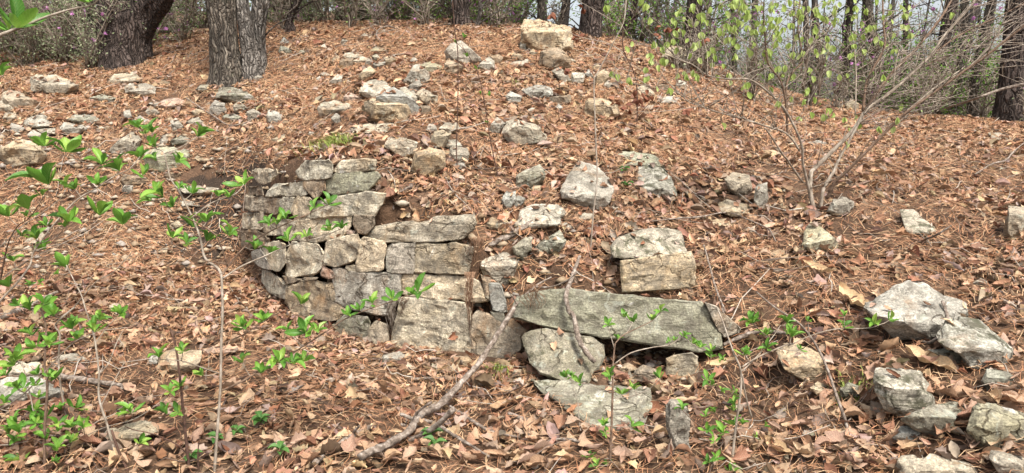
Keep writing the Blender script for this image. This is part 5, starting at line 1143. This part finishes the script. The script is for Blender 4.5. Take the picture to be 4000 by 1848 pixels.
s4 = sapling('dark forked sapling with rusty dead leaves on the upper slope', pts('R3', '830,840 830,620 810,480 740,330 735,160 700,0 690,-40'), 7, 4, 'dark', [pts('R3', '735,170 760,60 770,-20'), pts('R3', '830,780 900,700 960,660')], .2)
for (a, b, n_) in ((850, 640, 8), (880, 620, 5), (740, 710, 6), (600, 820, 6), (650, 800, 4), (1150, 740, 4), (440, 250, 4), (960, 180, 3), (1035, 190, 3), (1085, 190, 3), (1270, 265, 3), (980, 245, 2), (350, 460, 3), (470, 50, 3), (260, 95, 3)):
    for k in range(n_):
        X, Y_ = rp('R3', a + random.gauss(0, 28 if n_ > 4 else 8), b + random.gauss(0, 28 if n_ > 4 else 8)); q = min(s4.S, key=lambda t: (t[0] - X) ** 2 + (t[1] - Y_) ** 2)
        put_leaf(random.choice(RU), s4.root, at(X, Y_, min(q[2], 8.0) + random.uniform(-.1, .1)), (random.uniform(-1, 1), random.uniform(-1, 1), random.uniform(-1, .3)), random.uniform(.045, .085))
s5 = sapling('thin sapling stem leaning in the right foreground litter', pts('Q4', '770,985 740,820 680,650 640,530 580,370 500,230 400,110 230,0 100,-110'), 8, 4, 'dead', [pts('Q4', '745,830 790,790 850,755')], .5)
# ------------------------------------------------------------------ fallen branches: laid on the ground, wall and stones they touch
def branch(label, P, r, mat='dead', lift=.02, Ys=None, twigs=(), name='fallen_branch', wob=.55):
    W3 = []
    for i, (px, py) in enumerate(P):
        p = hit(px, min(py, 1846)) if Ys is None or Ys[i] is None else at(px, py, Ys[i])
        if Ys is None or Ys[i] is None: p.z += lift
        W3.append(p)
    root = tag(empty(name, W3[0]), label, 'branch'); G = Geo(); rr = list(np.interp(np.linspace(0, 1, len(P)), np.linspace(0, 1, len(r)), r) / 1000)
    G.tube(W3, rr, 10, 10, wob); link('limb', G.mesh('limb', TW[mat], W3[0]), root)
    for t in twigs:
        tp, t0, t1 = t; k = min(range(len(P)), key=lambda i: (P[i][0] - tp[0][0]) ** 2 + (P[i][1] - tp[0][1]) ** 2); Y = W3[k].y
        T = [at(q[0], q[1], Y - .04 * i) for i, q in enumerate(tp)]; T = [Vector((q.x, q.y, max(q.z, float(H(q.x, q.y)) + .02))) for q in T]
        G = Geo(); G.tube(T, list(np.linspace(t0, t1, len(T)) / 1000), 7, 4, wob); link('side_branch', G.mesh('side_branch', TW[mat], W3[0]), root)
    return root
branch('long fallen branch leaning from the wall down to the bottom of the picture', pts('R7', '430,820 320,885 200,1000 100,1150') + pts('Q2', '1850,10 1750,170 1600,400 1500,510 1330,690 1200,860 1100,990 950,1090 750,1185'),
       [4, 7, 11, 14, 16, 17, 18, 18, 17], Ys=[4.62, 4.5, 4.32, 4.25, 4.2, 4.12, 4.0, 3.9, 3.62, None, None, None, None], lift=.075,
       twigs=[(pts('Q2', '1100,985 1200,905 1300,840 1420,730'), 16, 13), (pts('Q2', '1200,900 1130,875 1040,840'), 10, 8), (pts('R7', '200,1000 180,960 155,930 145,890'), 4, 2), (pts('R7', '320,885 430,885 540,840 600,790'), 5, 3)])
branch('crooked dead branch crossing the foot of the long fallen branch', pts('Q2', '1040,845 1130,880 1270,910 1400,990 1530,1070 1670,1160'), [9, 10, 10, 8, 7, 5], lift=.06, twigs=[(pts('Q2', '1110,855 1160,750 1260,680'), 9, 6), (pts('Q2', '1080,960 1075,880 1080,800'), 4, 3)])
branch('lichened log left of the long fallen branch at the bottom', pts('Q2', '850,880 730,950 640,1000 520,1090 400,1180'), [9, 15, 14, 15, 15], lift=.03, twigs=[(pts('Q2', '705,950 705,890 745,850'), 8, 5)])
branch('short mottled stick lying left of the long fallen branch', pts('Q2', '1110,550 1200,545 1290,543 1440,545'), [7, 7, 8, 8], lift=.03)
branch('thin forked stick right of the long fallen branch', pts('Q2', '1390,760 1480,820 1600,900 1700,950 1900,990'), [6, 8, 9, 7, 4], lift=.04)
branch('barky stick at the bottom right of the long fallen branch', pts('Q2', '1810,800 1900,835 1980,860 2050,890') + pts('Q3', '210,890'), [10, 11, 10, 9], lift=.03)
branch('curved dead stick in leaves at the bottom middle', pts('Q3', '250,1020 330,1005 430,1010 540,1040'), [5, 7, 7, 5], lift=.04)
branch('grey log lying among the stems on the left floor', pts('Q1', '400,535 560,560 750,590 910,612'), [14, 17, 15, 9], lift=.04, twigs=[(pts('Q1', '880,575 820,640 720,720'), 9, 8)])
branch('thick grey log at the far left edge of the floor', pts('R5', '-30,1150 100,1090 200,1050 300,990 410,940'), [22, 22, 18, 15, 10], lift=.04)
branch('stick lying aslant over the upright tan slab', [(1561, 772), (1602, 751), (1652, 718), (1702, 681), (1763, 634)], [6, 9, 10, 11, 11], Ys=[None, None, 5.75, 5.85, 5.95], lift=.04)
branch('short bark covered log above the white block on the wall end', pts('R7', '20,655 120,605 250,535 320,500 480,490'), [15, 22, 20, 17, 8], lift=.05, name='fallen_log')
branch('barkless stick hanging down over the long olive slab', pts('R7', '620,680 565,830 530,940 550,1050') + pts('Q3', '440,60 480,230 540,330 595,395'), [9, 13, 14, 13, 14, 15, 15, 13], Ys=[4.66, 4.5, 4.26, 4.22, 4.2, 4.1, 4.05, 4.02])
branch('pale grey stick running right from the end of the long slab', pts('Q3', '1515,325 1640,270 1760,235 1900,240 2010,250'), [9, 13, 12, 10, 7], lift=.05)
branch('curled pale twig hooked over the largest flat grey slab', pts('Q4', '1435,-40 1470,60 1465,130 1430,190 1350,250 1280,300'), [8, 9, 9, 8, 7, 6], Ys=[3.75, 3.66, 3.6, 3.58, 3.58, None], lift=.04)
branch('dead branch on the needles beside the mossy pile', pts('R1', '1240,680 1330,740 1420,800 1520,860 1620,850 1700,810'), [7, 9, 9, 8, 6, 4], lift=.05)
branch('long thin stick reaching in from the right edge thicket', pts('R4', '1280,760 1500,670 1700,600 1880,555 2000,520'), [8, 11, 12, 13, 13], Ys=[None, 7.3, 7.2, 7.1, 7.0], lift=.05)
branch('bent dead branch near the right edge of the slope', pts('R8', '1540,190 1650,120 1740,95 1800,30 1870,-30'), [6, 7, 8, 7, 5], lift=.07, twigs=[(pts('R8', '1740,95 1750,200 1730,290 1690,340 1720,390'), 7, 4)])
branch('straight dark twig pointing up in the right litter', pts('R8', '1200,600 1290,540 1390,475'), [6, 6, 4], Ys=[None, 4.75, 4.7], lift=.03)
branch('sprawling thin dead branch below the shrub base', pts('R7', '1100,500 1280,480 1420,470 1600,440 1760,500 1870,550') + pts('R8', '180,560 220,640'), [4, 6, 6, 5, 5, 5, 5, 4], lift=.06)
branch('dead twig running through the litter right of the two tier block', pts('R7', '1440,700 1480,850 1520,1000 1580,1150') + pts('Q3', '1500,120 1560,260'), [6, 6, 6, 5, 5, 4], lift=.10)
branch('thin pale twig lying in litter above the long capstone', pts('R6', '1430,200 1480,300 1560,380 1610,440 1640,480'), [4, 5, 5, 4, 3], lift=.05)
branch('tangled dead brush on the crest of the middle slope', pts('R2', '940,230 880,210 820,230 800,270 830,310'), [6, 9, 10, 8, 5], lift=.08, twigs=[(pts('R2', '820,230 760,170 750,130'), 8, 4), (pts('R2', '880,210 960,215 1040,260 1070,330'), 8, 4)])
# ------------------------------------------------------------------ hanging roots, grass, seedlings, cones
def strands(name, label, cat, top, bot, wpx, n_, Y, mat, rad=.0016, sp=.5):
    b = at(bot[0], bot[1], Y); root = tag(empty(name, b), label, cat); r = random.Random(int(top[0])); G = Geo()
    for i in range(n_):
        f = r.uniform(-1, 1); t1 = r.uniform(.35, 1.0); P = []
        for k in range(5):
            t = k / 4 * t1; px = top[0] + (bot[0] - top[0]) * t + f * wpx * (1 - sp * t) * (1 + .5 * math.sin(t * 9 + f * 3)) + r.uniform(-8, 8); P.append(at(px, top[1] + (bot[1] - top[1]) * t, Y - .03 * r.random() + .03 * t))
        G.tube(P, [rad] * 4 + [rad * .4], 3, 1)
    link('strands', G.mesh('strands', TW[mat], b), root)
    return root
M_STR = simple_mat('needle_curtain', [(.13, .07, .04), (.24, .14, .085), (.34, .22, .14)], 60, .3); TW['needle'] = M_STR
strands('hanging_root', 'brown curtain of matted roots hanging over the wall face', 'root', (1832, 1062), (1836, 1310), 17, 40, 4.57, 'needle', .0015, .75)
strands('hanging_root', 'pale stringy roots hanging at the granite base block', 'root', (1535, 1165), (1530, 1330), 26, 26, 4.85, 'pale', .0016, .2)
strands('hanging_root', 'short dark root tuft under the pale long block', 'root', (1580, 1165), (1570, 1240), 14, 22, 4.80, 'brown', .0015, .3)
strands('hanging_root', 'brown needle fringe draped over the left of the long slab', 'root', (2075, 1110), (2085, 1230), 42, 44, 4.25, 'needle', .0013, .2)
strands('needle_clump', 'rust needles spilling over the broken wall end below the cream stones', 'needles', (1862, 925), (1858, 1075), 34, 40, 4.66, 'needle', .0012, -.1)
M_GRASS = simple_mat('grass_blade', [(.10, .16, .03), (.22, .28, .06), (.40, .38, .14)], 25, .2)
def tuft(label, px, py, n_, h, w, lean):
    b = hit(px, py); o = tag(empty('grass_tuft', b), label, 'grass'); r = random.Random(int(px)); G = Geo()
    for i in range(n_):
        p = Vector((b.x + r.gauss(0, w), b.y + r.gauss(0, w), 0)); p.z = float(H(p.x, p.y)) - .01; hh = h * r.uniform(.5, 1.1); d = Vector((r.gauss(lean, .5), r.gauss(-.2, .4), 0)) * hh
        s_ = Vector((.0022, 0, 0)); q = p + d * .35 + Vector((0, 0, hh * .6)); e = p + d * .9 + Vector((0, 0, hh * .75))
        G.add([list(p - s_), list(p + s_), list(q + s_), list(q - s_), list(e + s_ * .2), list(e - s_ * .2)], [(0, 1, 2, 3), (3, 2, 4, 5)])
    link('blades', G.mesh('blades', M_GRASS, b), o)
tuft('yellow green grass tuft on the bank above the wall', *rp('R2', 520, 985), 240, .17, .09, -.5)
tuft('small dark green grass tuft at the wall foot by the fallen branch', *rp('Q2', 1745, 490), 70, .12, .03, .1)
tuft('sparse yellowish grass in needles below the largest boulder', *rp('R3', 10, 570), 60, .09, .07, 0)
tuft('needle like grass beside the cream topped block', *rp('Q4', 800, 600), 60, .10, .05, .2)
M_SEED = leaf_mat('seedling_leaf', [(0, (.05, .14, .03)), (1, (.09, .21, .04))], .3, .5)
SE = [green_leaf_mesh('leaf', M_SEED, .6, .4, -.4, .95, 9)]
for lab, reg, X, Y_ in [('dark green seedling at the foot of the slender azalea stem', 'Q1', 1560, 1020), ('green seedling right of the slender azalea stem', 'Q1', 1700, 960), ('tiny dark seedling farthest right in the lower left litter', 'Q1', 1860, 890),
    ('dark seedling under the straight dark brown stem', 'Q1', 1390, 1150), ('ivy like seedling under the long fallen branch', 'Q2', 1255, 1000), ('small ivy like seedling lower beside the fallen branch', 'Q2', 1270, 1070),
    ('low green seedling at the bottom left of the lichened log', 'Q2', 180, 1110), ('tiny seedling left of the lichened log', 'Q2', 30, 885), ('green sprout beside the grey lichen boulder', 'R7', 925, 150), ('lower green sprout beside the grey lichen boulder', 'R7', 932, 250)]:
    b = hit(*rp(reg, X, Y_)); o = tag(empty('seedling', b), lab, 'seedling'); G = Geo(); tip = b + Vector((random.uniform(-.01, .01), 0, .07)); G.tube([b - Vector((0, 0, .03)), tip], [.0018, .0014], 4, 1); link('stem', G.mesh('stem', TW['brown'], b), o)
    for k in range(6):
        a = k * 1.1 + random.random(); put_leaf(SE[0], o, tip - Vector((0, 0, random.uniform(0, .03))), (math.cos(a), math.sin(a), random.uniform(-.1, .5)), random.uniform(.035, .06))
M_CONE = simple_mat('pine_cone', [(.03, .02, .015), (.09, .06, .045), (.17, .125, .10)], 40, .4)
for lab, reg, X, Y_ in [('dark open pine cone in litter right of the tan block under the slab', 'Q3', 1490, 545), ('small pine cone on the leaves left of the slender azalea stem', 'Q1', 1500, 705), ('small pine cone right of the grey lichen boulder', 'R7', 875, 190)]:
    b = hit(*rp(reg, X, Y_)) + Vector((0, 0, .03)); o = tag(empty('pine_cone', b), lab, 'pine cone'); G = Geo()
    G.tube([b + Vector((-.022, 0, 0)), b + Vector((0, 0, .004)), b + Vector((.024, 0, .006))], [.006, .010, .004], 6, 2); link('core', G.mesh('core', M_CONE, b), o)
    sc_v = None; G = Geo(); G.add([(-.004, 0, 0), (.004, 0, 0), (.007, .014, .004), (-.007, .014, .004)], [(0, 1, 2, 3)]); sm = G.mesh('scale', M_CONE, smooth=False)
    for k in range(36):
        t = k / 36; a = k * 2.4; rr = .012 * math.sin(math.pi * (.15 + .8 * t)) + .002; d = Vector((.5 - t * .2, math.cos(a), math.sin(a))).normalized(); c_ = Vector((-.022 + .046 * t, math.cos(a) * rr * .4, math.sin(a) * rr * .4 + .003))
        q = link('scale', sm, o); x_ = d.cross(Vector((1, 0, 0))).normalized(); M = Matrix((x_, d, x_.cross(d))).transposed().to_4x4(); M.translation = c_; q.matrix_local = M

# ------------------------------------------------------------------ big curled leaves in the right foreground
M_ROLL = leaf_mat('rolled_leaf', [(0, (.52, .35, .19)), (.5, (.60, .43, .25)), (1, (.44, .29, .16))], .12, .7, .3, .4)
def rolled(label, P, wpx):
    p, q = hit(*P[0]), hit(*P[-1]); d = q - p; L = d.length; y_ = d.normalized(); z_ = Vector(ground_normal(np.array(p.x), np.array(p.y))) + Vector((random.uniform(-.2, .2), -.3, .2)); x_ = y_.cross(z_).normalized(); z_ = x_.cross(y_)
    V, Q, U = leaf_shape(10, wpx * p.y / F / L * 2.1, .12, .3, random.choice([.35, -.25, .5]), random.uniform(.36, .48), random.uniform(-.5, .5), 1.05, int(P[0][0]))
    o = link('curled_leaf', mesh_np('curled_leaf', V, Q, M_ROLL, 4, True, None, U)); M = Matrix((x_, y_, z_)).transposed().to_4x4(); M.translation = p + Vector((0, 0, .04)); o.matrix_world = M @ Matrix.Diagonal((L, L, L, 1)); tag(o, label, 'leaf')
rolled('largest pale curled leaf lying above the black mossed block', pts('Q4', '1160,360 1250,390 1400,470 1520,550'), 48)
rolled('curled pale leaf in the bottom litter below the spreading azalea', pts('Q4', '130,995 200,1060 290,1110 350,1155'), 40)
rolled('straight curled tan leaf right of the tan block under the slab', pts('Q3', '1400,465 1480,455 1550,450 1610,450'), 28)
rolled('curled tan leaf in litter above the largest flat grey slab', pts('R8', '640,940 700,1000 760,1060 830,1120'), 40)
rolled('folded yellowish leaf in litter below the olive pyramid stone', pts('R8', '400,775 470,780 540,800 610,860'), 28)
